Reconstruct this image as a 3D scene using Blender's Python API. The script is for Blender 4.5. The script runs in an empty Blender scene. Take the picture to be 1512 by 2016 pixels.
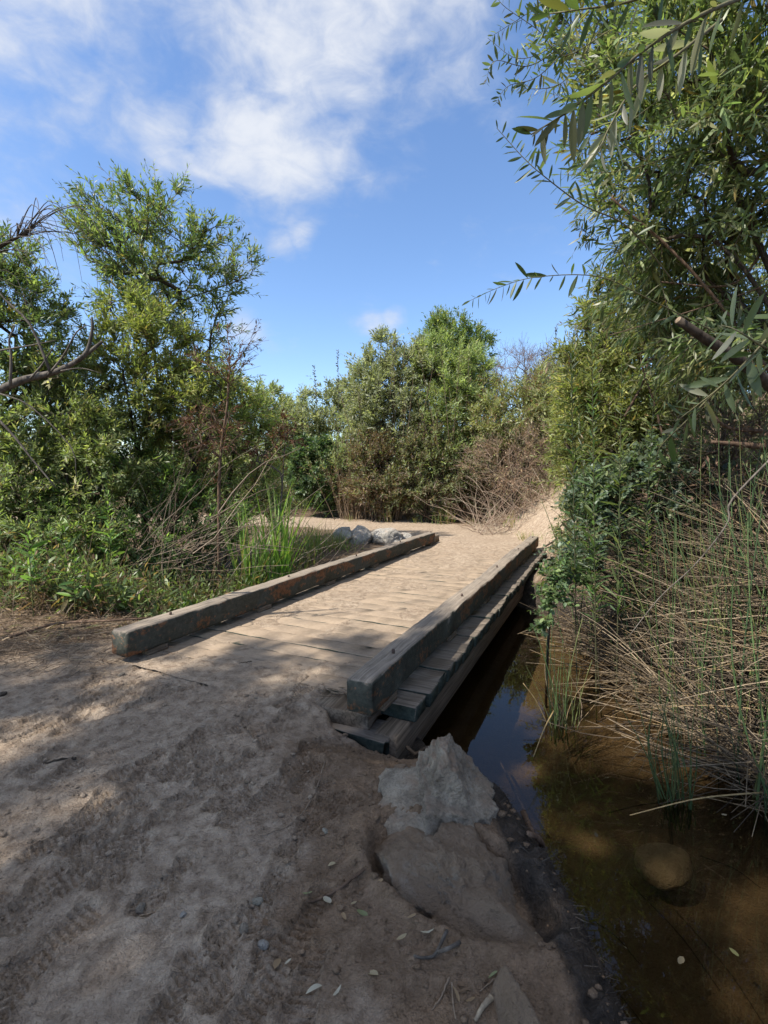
import bpy, math, random
import numpy as np
from mathutils import Matrix, Vector
R = math.radians
rng = np.random.default_rng(7)
SC = bpy.context.scene
COL = SC.collection

# ------------------------------------------------------------------ camera
F_PX, PITCH, CAM_H = 930.0, R(4.2), 1.5
cam_d = bpy.data.cameras.new('camera')
cam_d.sensor_fit = 'VERTICAL'; cam_d.sensor_height = 36.0
cam_d.lens = 36.0 * F_PX / 2016.0
cam_d.clip_start = 0.05; cam_d.clip_end = 800
cam = bpy.data.objects.new('camera', cam_d); COL.objects.link(cam)
cam.location = (0, 0, CAM_H); cam.rotation_euler = (R(90) - PITCH, 0, 0)
SC.camera = cam

# ------------------------------------------------------------------ light
SUN_EL, SUN_AZ = R(50), R(-122)          # azimuth from +Y (view direction) towards +X
to_sun = Vector((math.sin(SUN_AZ) * math.cos(SUN_EL), math.cos(SUN_AZ) * math.cos(SUN_EL), math.sin(SUN_EL)))
sun_d = bpy.data.lights.new('sun', 'SUN'); sun_d.energy = 2.5; sun_d.angle = R(0.55); sun_d.color = (1.0, 0.95, 0.86)
sun = bpy.data.objects.new('sun', sun_d); COL.objects.link(sun)
sun.rotation_euler = to_sun.to_track_quat('Z', 'Y').to_euler(); sun.location = (-20, -5, 30)
SC.view_settings.view_transform = 'Standard'; SC.view_settings.look = 'None'
SC.view_settings.exposure = 1.78; SC.view_settings.gamma = 1.0; SC.view_settings.use_curve_mapping = False
SC.cycles.use_denoising = True
SC.cycles.max_bounces = 8; SC.cycles.transparent_max_bounces = 12
SC.cycles.caustics_reflective = False; SC.cycles.caustics_refractive = False

def ray(px, py):
    x = (px - 756) / F_PX; y = -(py - 1008) / F_PX
    return np.array([x, math.cos(PITCH) + y * math.sin(PITCH), -math.sin(PITCH) + y * math.cos(PITCH)])
def at(px, py, D):
    d = ray(px, py); return np.array([0, 0, CAM_H]) + d * (D / d[1])
def gnd(px, py, z=0.0):
    d = ray(px, py); return np.array([0, 0, CAM_H]) + d * ((z - CAM_H) / d[2])

world = bpy.data.worlds.new('World'); SC.world = world; world.use_nodes = True
def build_world():
    nt = world.node_tree; N = nt.nodes; L = nt.links; N.clear()
    def n(t, **k):
        o = N.new(t)
        for a, b in k.items(): setattr(o, a, b)
        return o
    def mth(op, a, b=None, clamp=False):
        o = n('ShaderNodeMath', operation=op, use_clamp=clamp)
        for i, v in enumerate((a, b)):
            if v is None: continue
            if isinstance(v, (int, float)): o.inputs[i].default_value = v
            else: L.new(v, o.inputs[i])
        return o.outputs[0]
    sky = n('ShaderNodeTexSky', sky_type='NISHITA', sun_disc=False)
    sky.sun_elevation = SUN_EL; sky.sun_rotation = SUN_AZ
    sky.air_density = 1.0; sky.dust_density = 0.6; sky.ozone_density = 2.2; sky.altitude = 50
    tc = n('ShaderNodeTexCoord')
    sep = n('ShaderNodeSeparateXYZ'); L.new(tc.outputs['Generated'], sep.inputs[0])
    nz = n('ShaderNodeTexNoise'); nz.inputs['Scale'].default_value = 5.2; nz.inputs['Detail'].default_value = 9
    nz.inputs['Roughness'].default_value = 0.54; nz.inputs['Distortion'].default_value = 0.35
    mpn = n('ShaderNodeMapping'); mpn.inputs['Scale'].default_value = (.8, 1, 1.35); mpn.inputs['Location'].default_value = (3.1, 1.7, .4); L.new(tc.outputs['Generated'], mpn.inputs['Vector']); L.new(mpn.outputs[0], nz.inputs['Vector'])
    # broken cloud deck, mostly out of frame, added for ambient fill; thins towards horizon
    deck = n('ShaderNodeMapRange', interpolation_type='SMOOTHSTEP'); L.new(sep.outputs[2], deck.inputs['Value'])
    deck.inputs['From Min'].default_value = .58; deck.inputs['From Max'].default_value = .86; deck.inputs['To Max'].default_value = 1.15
    nf = n('ShaderNodeTexNoise'); nf.inputs['Scale'].default_value = 17; nf.inputs['Detail'].default_value = 6; nf.inputs['Roughness'].default_value = .58; nf.inputs['Distortion'].default_value = .5; L.new(mpn.outputs[0], nf.inputs['Vector'])
    dens = mth('ADD', mth('MULTIPLY', mth('SUBTRACT', nz.outputs['Fac'], 0.5), 2.5), mth('MULTIPLY', mth('SUBTRACT', nf.outputs['Fac'], 0.5), 1.1))
    # individual clouds hanging in their directions, broken up by the noise
    clouds = [(450, 250, .20, 1.0), (330, 270, .20, .95), (560, 285, .20, .95), (660, 290, .12, .8), (200, 240, .13, .75), (760, 215, .16, .6), (620, 150, .16, .5), (330, 60, .45, .95), (620, 40, .40, .9), (60, -10, .5, 1.0), (860, 10, .2, .6), (120, 130, .30, .75), (250, 190, .25, .8),
              (595, 468, .06, .8), (555, 485, .06, .8), (575, 430, .035, .6), (735, 636, .06, .65), (770, 628, .05, .65), (470, 640, .07, .85), (40, 100, .16, .4),
              (-600, 200, .5, .8), (2400, 100, .5, .8)]  # this row hangs out of frame, added to make ambient light less blue
    acc = None
    for px, py, r, w in clouds:
        d = Vector(ray(px, py)).normalized()
        vd = n('ShaderNodeVectorMath', operation='DISTANCE'); L.new(tc.outputs['Generated'], vd.inputs[0]); vd.inputs[1].default_value = d
        mr = n('ShaderNodeMapRange', interpolation_type='SMOOTHSTEP')
        L.new(vd.outputs['Value'], mr.inputs['Value']); mr.inputs['From Min'].default_value = r; mr.inputs['From Max'].default_value = 0
        mr.inputs['To Min'].default_value = 0; mr.inputs['To Max'].default_value = w
        acc = mr.outputs[0] if acc is None else mth('MAXIMUM', acc, mr.outputs[0])
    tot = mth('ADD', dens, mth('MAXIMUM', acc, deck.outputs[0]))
    mask = n('ShaderNodeMapRange', interpolation_type='SMOOTHSTEP')
    L.new(tot, mask.inputs['Value']); mask.inputs['From Min'].default_value = 0.22; mask.inputs['From Max'].default_value = 1.35
    mask.inputs['To Max'].default_value = 0.9
    mix = n('ShaderNodeMix', data_type='RGBA'); L.new(mask.outputs[0], mix.inputs['Factor'])
    hs = n('ShaderNodeHueSaturation'); hs.inputs['Hue'].default_value = 0.503; hs.inputs['Saturation'].default_value = 1.10; hs.inputs['Value'].default_value = 0.66
    L.new(sky.outputs[0], hs.inputs['Color'])
    L.new(hs.outputs[0], mix.inputs['A']); 
    cc = n('ShaderNodeMix', data_type='RGBA'); cr = n('ShaderNodeMapRange'); L.new(tot, cr.inputs['Value']); cr.inputs['From Min'].default_value = .6; cr.inputs['From Max'].default_value = 1.7
    L.new(cr.outputs[0], cc.inputs['Factor']); cc.inputs['A'].default_value = (1.75, 1.9, 2.2, 1); cc.inputs['B'].default_value = (2.5, 2.54, 2.62, 1); L.new(cc.outputs['Result'], mix.inputs['B'])
    bg = n('ShaderNodeBackground'); bg.inputs['Strength'].default_value = 0.113; L.new(mix.outputs['Result'], bg.inputs['Color'])
    out = n('ShaderNodeOutputWorld'); L.new(bg.outputs[0], out.inputs['Surface'])
build_world()

# ------------------------------------------------------------------ noise
def _hash(ix, iy, seed):
    h = (ix.astype(np.int64) * 374761393 + iy.astype(np.int64) * 668265263 + seed * 1442695041) & 0x7fffffff
    h = ((h ^ (h >> 13)) * 1274126177) & 0x7fffffff
    return ((h ^ (h >> 16)) & 0xffff) / 65535.0
def vnoise(x, y, seed=0):
    ix = np.floor(x); iy = np.floor(y); fx = x - ix; fy = y - iy
    fx = fx * fx * (3 - 2 * fx); fy = fy * fy * (3 - 2 * fy)
    a = _hash(ix, iy, seed); b = _hash(ix + 1, iy, seed); c = _hash(ix, iy + 1, seed); d = _hash(ix + 1, iy + 1, seed)
    return (a + (b - a) * fx) * (1 - fy) + (c + (d - c) * fx) * fy
def fbm(x, y, seed=0, oct=4, gain=.5):
    s = 0; a = 1; t = 0
    for i in range(oct):
        s = s + a * vnoise(x * 2 ** i + 17.3 * i, y * 2 ** i - 9.1 * i, seed + i); t += a; a *= gain
    return s / t
def sstep(a, b, x):
    u = np.clip((x - a) / (b - a), 0, 1); return u * u * (3 - 2 * u)

# ------------------------------------------------------------------ materials
def new_mat(name):
    m = bpy.data.materials.new(name); m.use_nodes = True
    nt = m.node_tree; nt.nodes.clear(); return m, nt
class NB:
    def __init__(s, nt): s.nt = nt
    def n(s, t, **k):
        o = s.nt.nodes.new(t)
        for a, b in k.items(): setattr(o, a, b)
        return o
    def l(s, a, b): s.nt.links.new(a, b)
    def noise(s, vec, scale, detail=5, rough=.55, dist=0):
        o = s.n('ShaderNodeTexNoise'); o.inputs['Scale'].default_value = scale; o.inputs['Detail'].default_value = detail
        o.inputs['Roughness'].default_value = rough; o.inputs['Distortion'].default_value = dist
        if vec is not None: s.l(vec, o.inputs['Vector'])
        return o.outputs['Fac']
    def mapping(s, vec, scale, loc=(0, 0, 0)):
        o = s.n('ShaderNodeMapping'); o.inputs['Scale'].default_value = scale; o.inputs['Location'].default_value = loc
        s.l(vec, o.inputs['Vector']); return o.outputs[0]
    def rng(s, v, a, b, c=0., d=1.):
        o = s.n('ShaderNodeMapRange'); s.l(v, o.inputs['Value'])
        for k, x in zip(('From Min', 'From Max', 'To Min', 'To Max'), (a, b, c, d)): o.inputs[k].default_value = x
        return o.outputs[0]
    def mix(s, f, a, b, mode='MIX'):
        o = s.n('ShaderNodeMix', data_type='RGBA', blend_type=mode)
        for v, nm in ((f, 'Factor'), (a, 'A'), (b, 'B')):
            if isinstance(v, (int, float)): o.inputs[nm].default_value = v
            elif isinstance(v, tuple): o.inputs[nm].default_value = (*v, 1)
            else: s.l(v, o.inputs[nm])
        return o.outputs['Result']
    def math(s, op, a, b=0.):
        o = s.n('ShaderNodeMath', operation=op)
        for i, v in enumerate((a, b)):
            if isinstance(v, (int, float)): o.inputs[i].default_value = v
            else: s.l(v, o.inputs[i])
        return o.outputs[0]
    def bump(s, h, strength, dist, prev=None):
        o = s.n('ShaderNodeBump'); o.inputs['Strength'].default_value = strength; o.inputs['Distance'].default_value = dist
        s.l(h, o.inputs['Height'])
        if prev is not None: s.l(prev, o.inputs['Normal'])
        return o.outputs[0]
    def pbsdf(s, col, rough=.8, spec=.3, normal=None):
        o = s.n('ShaderNodeBsdfPrincipled')
        if isinstance(col, tuple): o.inputs['Base Color'].default_value = (*col, 1)
        else: s.l(col, o.inputs['Base Color'])
        if isinstance(rough, (int, float)): o.inputs['Roughness'].default_value = rough
        else: s.l(rough, o.inputs['Roughness'])
        o.inputs['Specular IOR Level'].default_value = spec
        if normal is not None: s.l(normal, o.inputs['Normal'])
        return o.outputs[0]
    def out(s, sh):
        o = s.n('ShaderNodeOutputMaterial'); s.l(sh, o.inputs['Surface'])
    def attr(s, nm): 
        return s.n('ShaderNodeAttribute', attribute_name=nm)
    def coord(s, k='Object'): return s.n('ShaderNodeTexCoord').outputs[k]

def mat_leaf(name, rough, spec, transl):
    m, nt = new_mat(name); b = NB(nt)
    a = b.attr('Col').outputs['Color']
    p = b.pbsdf(a, rough, spec)
    t = b.n('ShaderNodeBsdfTranslucent')
    tc = b.mix(1.0, a, (1.5, 1.6, .8), 'MULTIPLY'); b.l(tc, t.inputs['Color'])
    mx = b.n('ShaderNodeMixShader'); mx.inputs[0].default_value = transl; b.l(p, mx.inputs[1]); b.l(t.outputs[0], mx.inputs[2])
    b.out(mx.outputs[0]); return m
M_LEAF = mat_leaf('leaf', .42, .4, .45)
M_DRYLEAF = mat_leaf('dry_leaf', .7, .2, .22)
def mat_stem(name):
    m, nt = new_mat(name); b = NB(nt)
    a = b.attr('Col').outputs['Color']; co = b.coord()
    c = b.mix(b.rng(b.noise(b.mapping(co, (60, 60, 9)), 1.0, 4), .3, .75), b.mix(1.0, a, (.55, .52, .5), 'MULTIPLY'), b.mix(1.0, a, (1.2, 1.2, 1.15), 'MULTIPLY'))
    b.out(b.pbsdf(c, .65, .3)); return m
M_STEM = mat_stem('stem')
def mat_bark(name, c1, c2, sc=22):
    m, nt = new_mat(name); b = NB(nt); co = b.coord()
    n1 = b.noise(b.mapping(co, (sc, sc, sc * .22)), 1.0, 7, .65); n2 = b.noise(co, 4, 4)
    c = b.mix(b.rng(n1, .35, .68), c1, c2); c = b.mix(b.rng(n2, .45, .75, 0, .5), c, tuple(x * .6 for x in c1))
    b.out(b.pbsdf(c, .85, .2, b.bump(n1, .9, .012))); return m
M_BARK_D = mat_bark('bark_dark', (.028, .02, .014), (.085, .066, .05))
M_BARK_G = mat_bark('bark_grey', (.055, .045, .036), (.17, .145, .12), 30)
M_BARK_B = mat_bark('bark_brown', (.06, .036, .022), (.19, .125, .085), 34)

def mat_ground():
    m, nt = new_mat('dirt'); b = NB(nt)
    geo = b.n('ShaderNodeNewGeometry'); pos = geo.outputs['Position']
    path = b.attr('path').outputs['Fac']; damp = b.attr('damp').outputs['Fac']; mud = b.attr('mud').outputs['Fac']
    n1 = b.noise(pos, 1.7, 6, .6); n2 = b.noise(pos, 14, 6, .6); n3 = b.noise(pos, 90, 4, .6); n4 = b.noise(b.mapping(pos, (1, 1, 1), (5, 3, 1)), 5, 6, .65)
    dry = b.mix(b.rng(n1, .35, .65), (.37, .28, .20), (.455, .355, .26))
    dry = b.mix(b.rng(n2, .42, .64, 0, .7), dry, (.175, .12, .078))
    dry = b.mix(b.rng(n3, .5, .72, 0, .5), dry, (.45, .35, .25))
    wet = b.mix(b.rng(n2, .35, .68), (.185, .124, .078), (.275, .19, .124))
    wet = b.mix(b.rng(n3, .52, .75, 0, .5), wet, (.11, .07, .043))
    dmask = b.rng(b.math('ADD', damp, b.math('MULTIPLY', b.math('SUBTRACT', n4, .5), 1.2)), .32, .68)
    c = b.mix(dmask, dry, wet)
    n6 = b.noise(b.mapping(pos, (58, 74, 58)), 1.0, 5, .65, .8); c = b.mix(b.rng(n6, .55, .66, 0, .55), c, b.mix(1.0, c, (.5, .46, .44), 'MULTIPLY')); c = b.mix(b.rng(n6, .42, .32, 0, .4), c, b.mix(1.0, c, (1.4, 1.38, 1.35), 'MULTIPLY'))
    lit = b.mix(b.rng(n2, .35, .65), (.075, .048, .03), (.17, .115, .072))
    lit = b.mix(b.rng(n3, .45, .7, 0, .7), lit, (.26, .19, .125))
    pm = b.rng(b.math('ADD', path, b.math('MULTIPLY', b.math('SUBTRACT', n4, .5), .9)), .35, .65)
    c = b.mix(pm, lit, c)
    mm = b.rng(b.math('ADD', mud, b.math('MULTIPLY', b.math('SUBTRACT', n4, .5), .7)), .35, .7)
    mc = b.mix(b.rng(n2, .35, .65), (.022, .017, .013), (.075, .056, .042))
    c = b.mix(mm, c, mc)
    bed = b.attr('bed').outputs['Fac']
    bc = b.mix(b.rng(n1, .35, .65), (.125, .10, .07), (.19, .152, .106)); bc = b.mix(b.rng(n3, .45, .7, 0, .4), bc, (.085, .062, .036))
    c = b.mix(bed, c, bc)
    vo = b.n('ShaderNodeTexVoronoi'); vo.inputs['Scale'].default_value = 55; b.l(pos, vo.inputs['Vector'])
    n5 = b.noise(b.mapping(pos, (38, 52, 38)), 1.0, 5, .6, .6); nb = b.bump(n2, .9, .045); nb = b.bump(n5, .8, .022, nb); nb = b.bump(n6, .7, .016, nb); nb = b.bump(n3, .9, .012, nb); nb = b.bump(vo.outputs['Distance'], .35, .005, nb)
    rough = b.rng(mm, 0, 1, .95, .6)
    b.out(b.pbsdf(c, rough, .25, nb)); return m
M_GROUND = mat_ground()

def mat_water():
    m, nt = new_mat('creek_water'); b = NB(nt)
    pos = b.n('ShaderNodeNewGeometry').outputs['Position']
    nb = b.bump(b.noise(pos, 3.0, 2, .5), .05, .02)
    g = b.n('ShaderNodeBsdfGlossy'); g.inputs['Roughness'].default_value = .012; b.l(nb, g.inputs['Normal'])
    t = b.n('ShaderNodeBsdfTransparent'); t.inputs['Color'].default_value = (.64, .555, .43, 1)
    fr = b.n('ShaderNodeFresnel'); fr.inputs['IOR'].default_value = 1.45; b.l(nb, fr.inputs['Normal'])
    mx = b.n('ShaderNodeMixShader'); b.l(fr.outputs[0], mx.inputs[0]); b.l(t.outputs[0], mx.inputs[1]); b.l(g.outputs[0], mx.inputs[2])
    b.out(mx.outputs[0]); return m
M_WATER = mat_water()

def mat_rail(name='weathered_green_timber'):
    m, nt = new_mat(name); b = NB(nt); co = b.coord()
    nrm = b.n('ShaderNodeSeparateXYZ'); b.l(b.n('ShaderNodeNewGeometry').outputs['Normal'], nrm.inputs[0])
    grain = b.noise(b.mapping(co, (70, 1.6, 70)), 1.0, 6, .6)
    grain2 = b.noise(b.mapping(co, (190, 5, 190)), 1.0, 3, .6)
    blot = b.noise(b.mapping(co, (3.5, 2.2, 5)), 1.0, 7, .68); fine = b.noise(co, 28, 5, .65)
    wood = b.mix(b.rng(grain, .35, .68), (.115, .094, .074), (.285, .238, .19))
    wood = b.mix(b.rng(grain2, .55, .72, 0, .75), wood, (.045, .036, .028))
    rust = b.mix(b.rng(fine, .35, .7), (.10, .045, .022), (.21, .108, .055))
    paint = b.mix(b.rng(fine, .3, .75), (.034, .036, .027), (.078, .078, .06))
    paint = b.mix(b.rng(grain2, .5, .75, 0, .45), paint, (.08, .075, .06))
    peel = b.rng(b.math('ADD', blot, b.math('MULTIPLY', b.math('SUBTRACT', fine, .5), .35)), .525, .575)
    side = b.mix(peel, paint, rust)
    top = b.rng(b.math('ADD', nrm.outputs[2], b.math('MULTIPLY', b.math('SUBTRACT', fine, .5), .7)), .45, .75)
    dustc = b.mix(b.rng(blot, .35, .65), wood, (.32, .255, .19)); 
    c = b.mix(top, side, b.mix(.45, wood, dustc))
    b.out(b.pbsdf(c, .82, .25, b.bump(fine, .35, .006, b.bump(grain, .8, .008)))); return m
M_RAIL = mat_rail()
def mat_plank():
    m, nt = new_mat('dusty_plank'); b = NB(nt); co = b.coord()
    geo = b.n('ShaderNodeNewGeometry'); pos = geo.outputs['Position']
    nrm = b.n('ShaderNodeSeparateXYZ'); b.l(geo.outputs['Normal'], nrm.inputs[0])
    sx = b.n('ShaderNodeSeparateXYZ'); b.l(co, sx.inputs[0])
    oi = b.n('ShaderNodeObjectInfo').outputs['Random']
    vec = b.n('ShaderNodeVectorMath', operation='ADD'); b.l(co, vec.inputs[0])
    cb = b.n('ShaderNodeCombineXYZ'); b.l(b.math('MULTIPLY', oi, 37.0), cb.inputs[0]); b.l(cb.outputs[0], vec.inputs[1])
    v = vec.outputs[0]
    grain = b.noise(b.mapping(v, (2.2, 80, 80)), 1.0, 6, .6); fine = b.noise(pos, 30, 5, .65); blot = b.noise(pos, 2.2, 6, .6)
    wood = b.mix(b.rng(grain, .35, .68), (.10, .08, .062), (.245, .20, .158))
    dust = b.mix(b.rng(fine, .3, .7), (.245, .182, .125), (.32, .245, .175))
    # dust lies between the rails; the overhanging ends stay bare and painted
    edge = b.rng(b.math('ABSOLUTE', sx.outputs[0]), 1.06, 1.18, 1, 0)
    dm = b.rng(b.math('ADD', b.math('MULTIPLY', blot, .9), b.math('MULTIPLY', grain, .45)), .50, .68, .45, 1.0)
    top = b.mix(b.math('MULTIPLY', dm, edge), wood, dust)
    paint = b.mix(b.rng(fine, .35, .75), (.024, .034, .028), (.07, .078, .06))
    up = b.rng(nrm.outputs[2], .4, .7)
    c = b.mix(up, paint, top)
    b.out(b.pbsdf(c, .88, .2, b.bump(fine, .4, .006, b.bump(grain, .55, .006)))); return m
M_PLANK = mat_plank()
def mat_beam():
    m, nt = new_mat('bare_beam'); b = NB(nt); co = b.coord()
    g = b.noise(b.mapping(co, (60, 2, 60)), 1.0, 6, .6)
    b.out(b.pbsdf(b.mix(b.rng(g, .35, .68), (.09, .066, .045), (.24, .18, .125)), .85, .2, b.bump(g, .6, .006))); return m
M_BEAM = mat_beam()
def mat_rock(name, c1, c2, c3, sc=7, dirt=None):
    m, nt = new_mat(name); b = NB(nt); co = b.coord()
    n1 = b.noise(co, sc, 8, .65, .4); n2 = b.noise(co, sc * 9, 6, .65); n3 = b.noise(b.mapping(co, (1, 1, 1), (3, 1, 7)), sc * .5, 5, .6)
    c = b.mix(b.rng(n1, .36, .64), c1, c2); c = b.mix(b.rng(n2, .5, .72, 0, .65), c, c3)
    if dirt:
        nz = b.n('ShaderNodeSeparateXYZ'); b.l(b.n('ShaderNodeNewGeometry').outputs['Normal'], nz.inputs[0])
        c = b.mix(b.rng(b.math('ADD', n3, b.math('MULTIPLY', nz.outputs[2], .25)), dirt[1], dirt[1] + .14), c, dirt[0])
    b.out(b.pbsdf(c, .85, .3, b.bump(n2, 1.0, .016, b.bump(n1, 1.0, .055)))); return m
M_ROCK = mat_rock('grey_rock', (.205, .165, .122), (.43, .365, .28), (.11, .086, .062), 11, ((.30, .22, .155), .66))
M_SLAB = mat_rock('buff_rock', (.22, .175, .13), (.37, .31, .24), (.12, .095, .072), 10, ((.235, .168, .112), .46))
M_PALE = mat_rock('pale_rock', (.28, .255, .22), (.45, .415, .365), (.15, .135, .115), 9, ((.40, .29, .21), .78))
M_STONE = mat_rock('silty_stone', (.26, .23, .175), (.40, .36, .28), (.16, .14, .10), 8)
m_, nt_ = new_mat('rusty_bolt'); NB(nt_).out(NB(nt_).pbsdf((.06, .035, .025), .7, .5)); M_BOLT = m_

# ------------------------------------------------------------------ object helpers
def link(o): COL.objects.link(o); return o
def tag(o, label=None, cat=None, group=None, kind=None):
    if label: o['label'] = label
    if cat: o['category'] = cat
    if group: o['group'] = group
    if kind: o['kind'] = kind
    return o
def thing(name, loc, label, cat, group=None):
    o = bpy.data.objects.new(name, None); o.empty_display_size = .1; o.location = loc; link(o)
    return tag(o, label, cat, group)
def mesh_data(name, V, T, mat, col=None, smooth=False):
    """V (n,3), T (m,3) triangles or (m,4) quads"""
    me = bpy.data.meshes.new(name); V = np.asarray(V, np.float32); T = np.asarray(T, np.int32); k = T.shape[1]
    me.vertices.add(len(V)); me.vertices.foreach_set('co', V.ravel())
    me.loops.add(T.size); me.loops.foreach_set('vertex_index', T.ravel())
    me.polygons.add(len(T)); me.polygons.foreach_set('loop_start', np.arange(0, T.size, k, dtype=np.int32))
    me.polygons.foreach_set('loop_total', np.full(len(T), k, np.int32))
    if smooth: me.polygons.foreach_set('use_smooth', np.ones(len(T), bool))
    me.update(calc_edges=True)
    if col is not None:
        a = me.color_attributes.new('Col', 'FLOAT_COLOR', 'POINT')
        c = np.ones((len(V), 4), np.float32); c[:, :3] = col; a.data.foreach_set('color', c.ravel())
    me.materials.append(mat); return me
def mk(name, V, T, mat, parent=None, col=None, smooth=False, loc=None):
    o = bpy.data.objects.new(name, mesh_data(name, V, T, mat, col, smooth)); link(o)
    if parent is not None: o.parent = parent
    if loc is not None: o.location = loc
    return o
def norm(v): return v / np.maximum(np.linalg.norm(v, axis=-1, keepdims=True), 1e-9)
def perp(d):
    a = np.where(np.abs(d[:, 2:3]) < .9, np.array([[0, 0, 1.]]), np.array([[1., 0, 0]]))
    u = norm(np.cross(d, a)); return u, np.cross(d, u)
def frusta(A, B, ra, rb, k=5):
    """separate tapered tubes A->B"""
    d = norm(B - A); u, w = perp(d); n = len(A)
    th = np.arange(k) * 2 * np.pi / k
    ring = u[:, None, :] * np.cos(th)[None, :, None] + w[:, None, :] * np.sin(th)[None, :, None]
    V = np.concatenate([A[:, None] + ring * ra[:, None, None], B[:, None] + ring * rb[:, None, None]], 1).reshape(-1, 3)
    i = np.arange(k); j = (i + 1) % k
    q = np.stack([i, j, j + k, i + k], 1)
    return V, (q[None] + (np.arange(n) * 2 * k)[:, None, None]).reshape(-1, 4)
def tube(P, r, k=7, cap=True):
    """one continuous tube along polyline"""
    P = np.asarray(P, float); r = np.broadcast_to(np.asarray(r, float), (len(P),)); n = len(P)
    d = np.gradient(P, axis=0); d = norm(d)
    u = perp(d[:1])[0][0]; V = []
    th = np.arange(k) * 2 * np.pi / k
    for i in range(n):
        u = u - d[i] * (u @ d[i]); u /= np.linalg.norm(u); w = np.cross(d[i], u)
        V.append(P[i] + r[i] * (np.cos(th)[:, None] * u + np.sin(th)[:, None] * w))
    V = np.concatenate(V); i = np.arange(k); j = (i + 1) % k
    q = np.stack([i, j, j + k, i + k], 1)
    Q = (q[None] + (np.arange(n - 1) * k)[:, None, None]).reshape(-1, 4)
    if cap:
        V = np.concatenate([V, P[:1], P[-1:]]); a = len(V) - 2; b = a + 1; o = (n - 1) * k
        Q = np.concatenate([Q, np.stack([np.full(k, a), j, i, np.full(k, a)], 1), np.stack([np.full(k, b), o + i, o + j, np.full(k, b)], 1)])
        tri = Q[-2 * k:, :3]; Q = Q[:-2 * k]
        T = np.concatenate([Q[:, [0, 1, 2]], Q[:, [0, 2, 3]], tri])
        return V, T
    return V, Q
def spline(P, n):
    P = np.asarray(P, float); m = len(P)
    Q = np.vstack([2 * P[0] - P[1], P, 2 * P[-1] - P[-2]]); out = []
    for u in np.linspace(0, m - 1, n):
        i = min(int(u), m - 2); t = u - i; a, b, c, d = Q[i:i + 4]
        out.append(.5 * (2 * b + (c - a) * t + (2 * a - 5 * b + 4 * c - d) * t * t + (3 * b - a - 3 * c + d) * t ** 3))
    return np.array(out)
def join(parts):
    Vs, Ts, o = [], [], 0
    for V, T in parts:
        if T.shape[1] == 4: T = np.concatenate([T[:, [0, 1, 2]], T[:, [0, 2, 3]]])
        Vs.append(V); Ts.append(T + o); o += len(V)
    return np.concatenate(Vs), np.concatenate(Ts)

# ------------------------------------------------------------------ bridge frame and terrain
BD = R(25.1); U = np.array([math.sin(BD), math.cos(BD)]); NN = np.array([math.cos(BD), -math.sin(BD)])   # along / across
def bxy(s, t): return U * s + NN * t
S0, S1 = 2.44, 10.12
WATER_Z = -0.5
CH = np.array([(1.75, -4, .8), (1.72, 0, .8), (1.70, 1.2, .82), (1.62, 2.3, .86), (1.5, 3.3, 1.14), (1.2, 4.9, 1.55), (.35, 6.2, 2.0), (-1.2, 6.9, 1.7), (-3, 7.6, 1.3), (-6, 9, 1.1), (-11, 11.5, 1.0), (-30, 20, 1)])
def chan_e(x, y):
    e = np.full(np.shape(x), 1e9)
    for a, b in zip(CH[:-1], CH[1:]):
        d = b[:2] - a[:2]; L2 = d @ d
        u = np.clip(((x - a[0]) * d[0] + (y - a[1]) * d[1]) / L2, 0, 1)
        dist = np.hypot(x - a[0] - u * d[0], y - a[1] - u * d[1]) - (a[2] + (b[2] - a[2]) * u)
        e = np.minimum(e, dist)
    return e
PATH = np.array([(-2.0, -6, 2.6), (-1.6, 0, 2.2), (-1.35, 2.6, 2.0), (-1.1, 3.6, 1.35), (2.25, 10.1, 1.25), (2.6, 11.6, 1.5), (1.6, 13.6, 1.8), (-1.5, 15.6, 1.6), (-5, 16.8, 1.6), (-12, 17.5, 1.6), (-30, 15, 1.6)])
def path_e(x, y):
    e = np.full(np.shape(x), 1e9)
    for a, b in zip(PATH[:-1], PATH[1:]):
        d = b[:2] - a[:2]; u = np.clip(((x - a[0]) * d[0] + (y - a[1]) * d[1]) / (d @ d), 0, 1)
        e = np.minimum(e, np.hypot(x - a[0] - u * d[0], y - a[1] - u * d[1]) - (a[2] + (b[2] - a[2]) * u))
    return e
def ground_z(x, y):
    x = np.asarray(x, float); y = np.asarray(y, float)
    e = chan_e(x, y)
    left = sstep(-.5, -2.5, x)
    nb = sstep(1.0, .7, x) * sstep(3.6, 2.9, y)      # steep cut bank on the near side
    z = -.76 + .76 * sstep(-.38 - .2 * left + .06 * nb, .5 + .5 * left - .24 * nb, e)
    far = sstep(9, 12, y)
    # hillside on the far right, behind the reeds
    r = x - (3.05 + .035 * np.clip(y, 0, 10))
    hill = np.where(r > 0, 5.2 * (1 - np.exp(-np.maximum(r, 0) / (7.5 - 2.2 * far))), 0) 
    bankr = .35 * sstep(2.4, 3.4, x) * sstep(8, 6, y)
    z = z + hill + bankr
    z = z + .09 * np.maximum(y - 17.5, 0) * sstep(17.5, 24, y) * sstep(120, 60, y)
    pe = path_e(x, y); off = sstep(.1, .9, pe)
    z = z + off * (fbm(x * .7, y * .7, 3, 4) - .42) * .22 * sstep(0, .6, e)
    z = z - .05 * sstep(1.0, .0, e) * sstep(.2, 1.2, x) * (1 - far)
    return z
def gz(x, y): return float(ground_z(np.array([x]), np.array([y]))[0])

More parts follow.
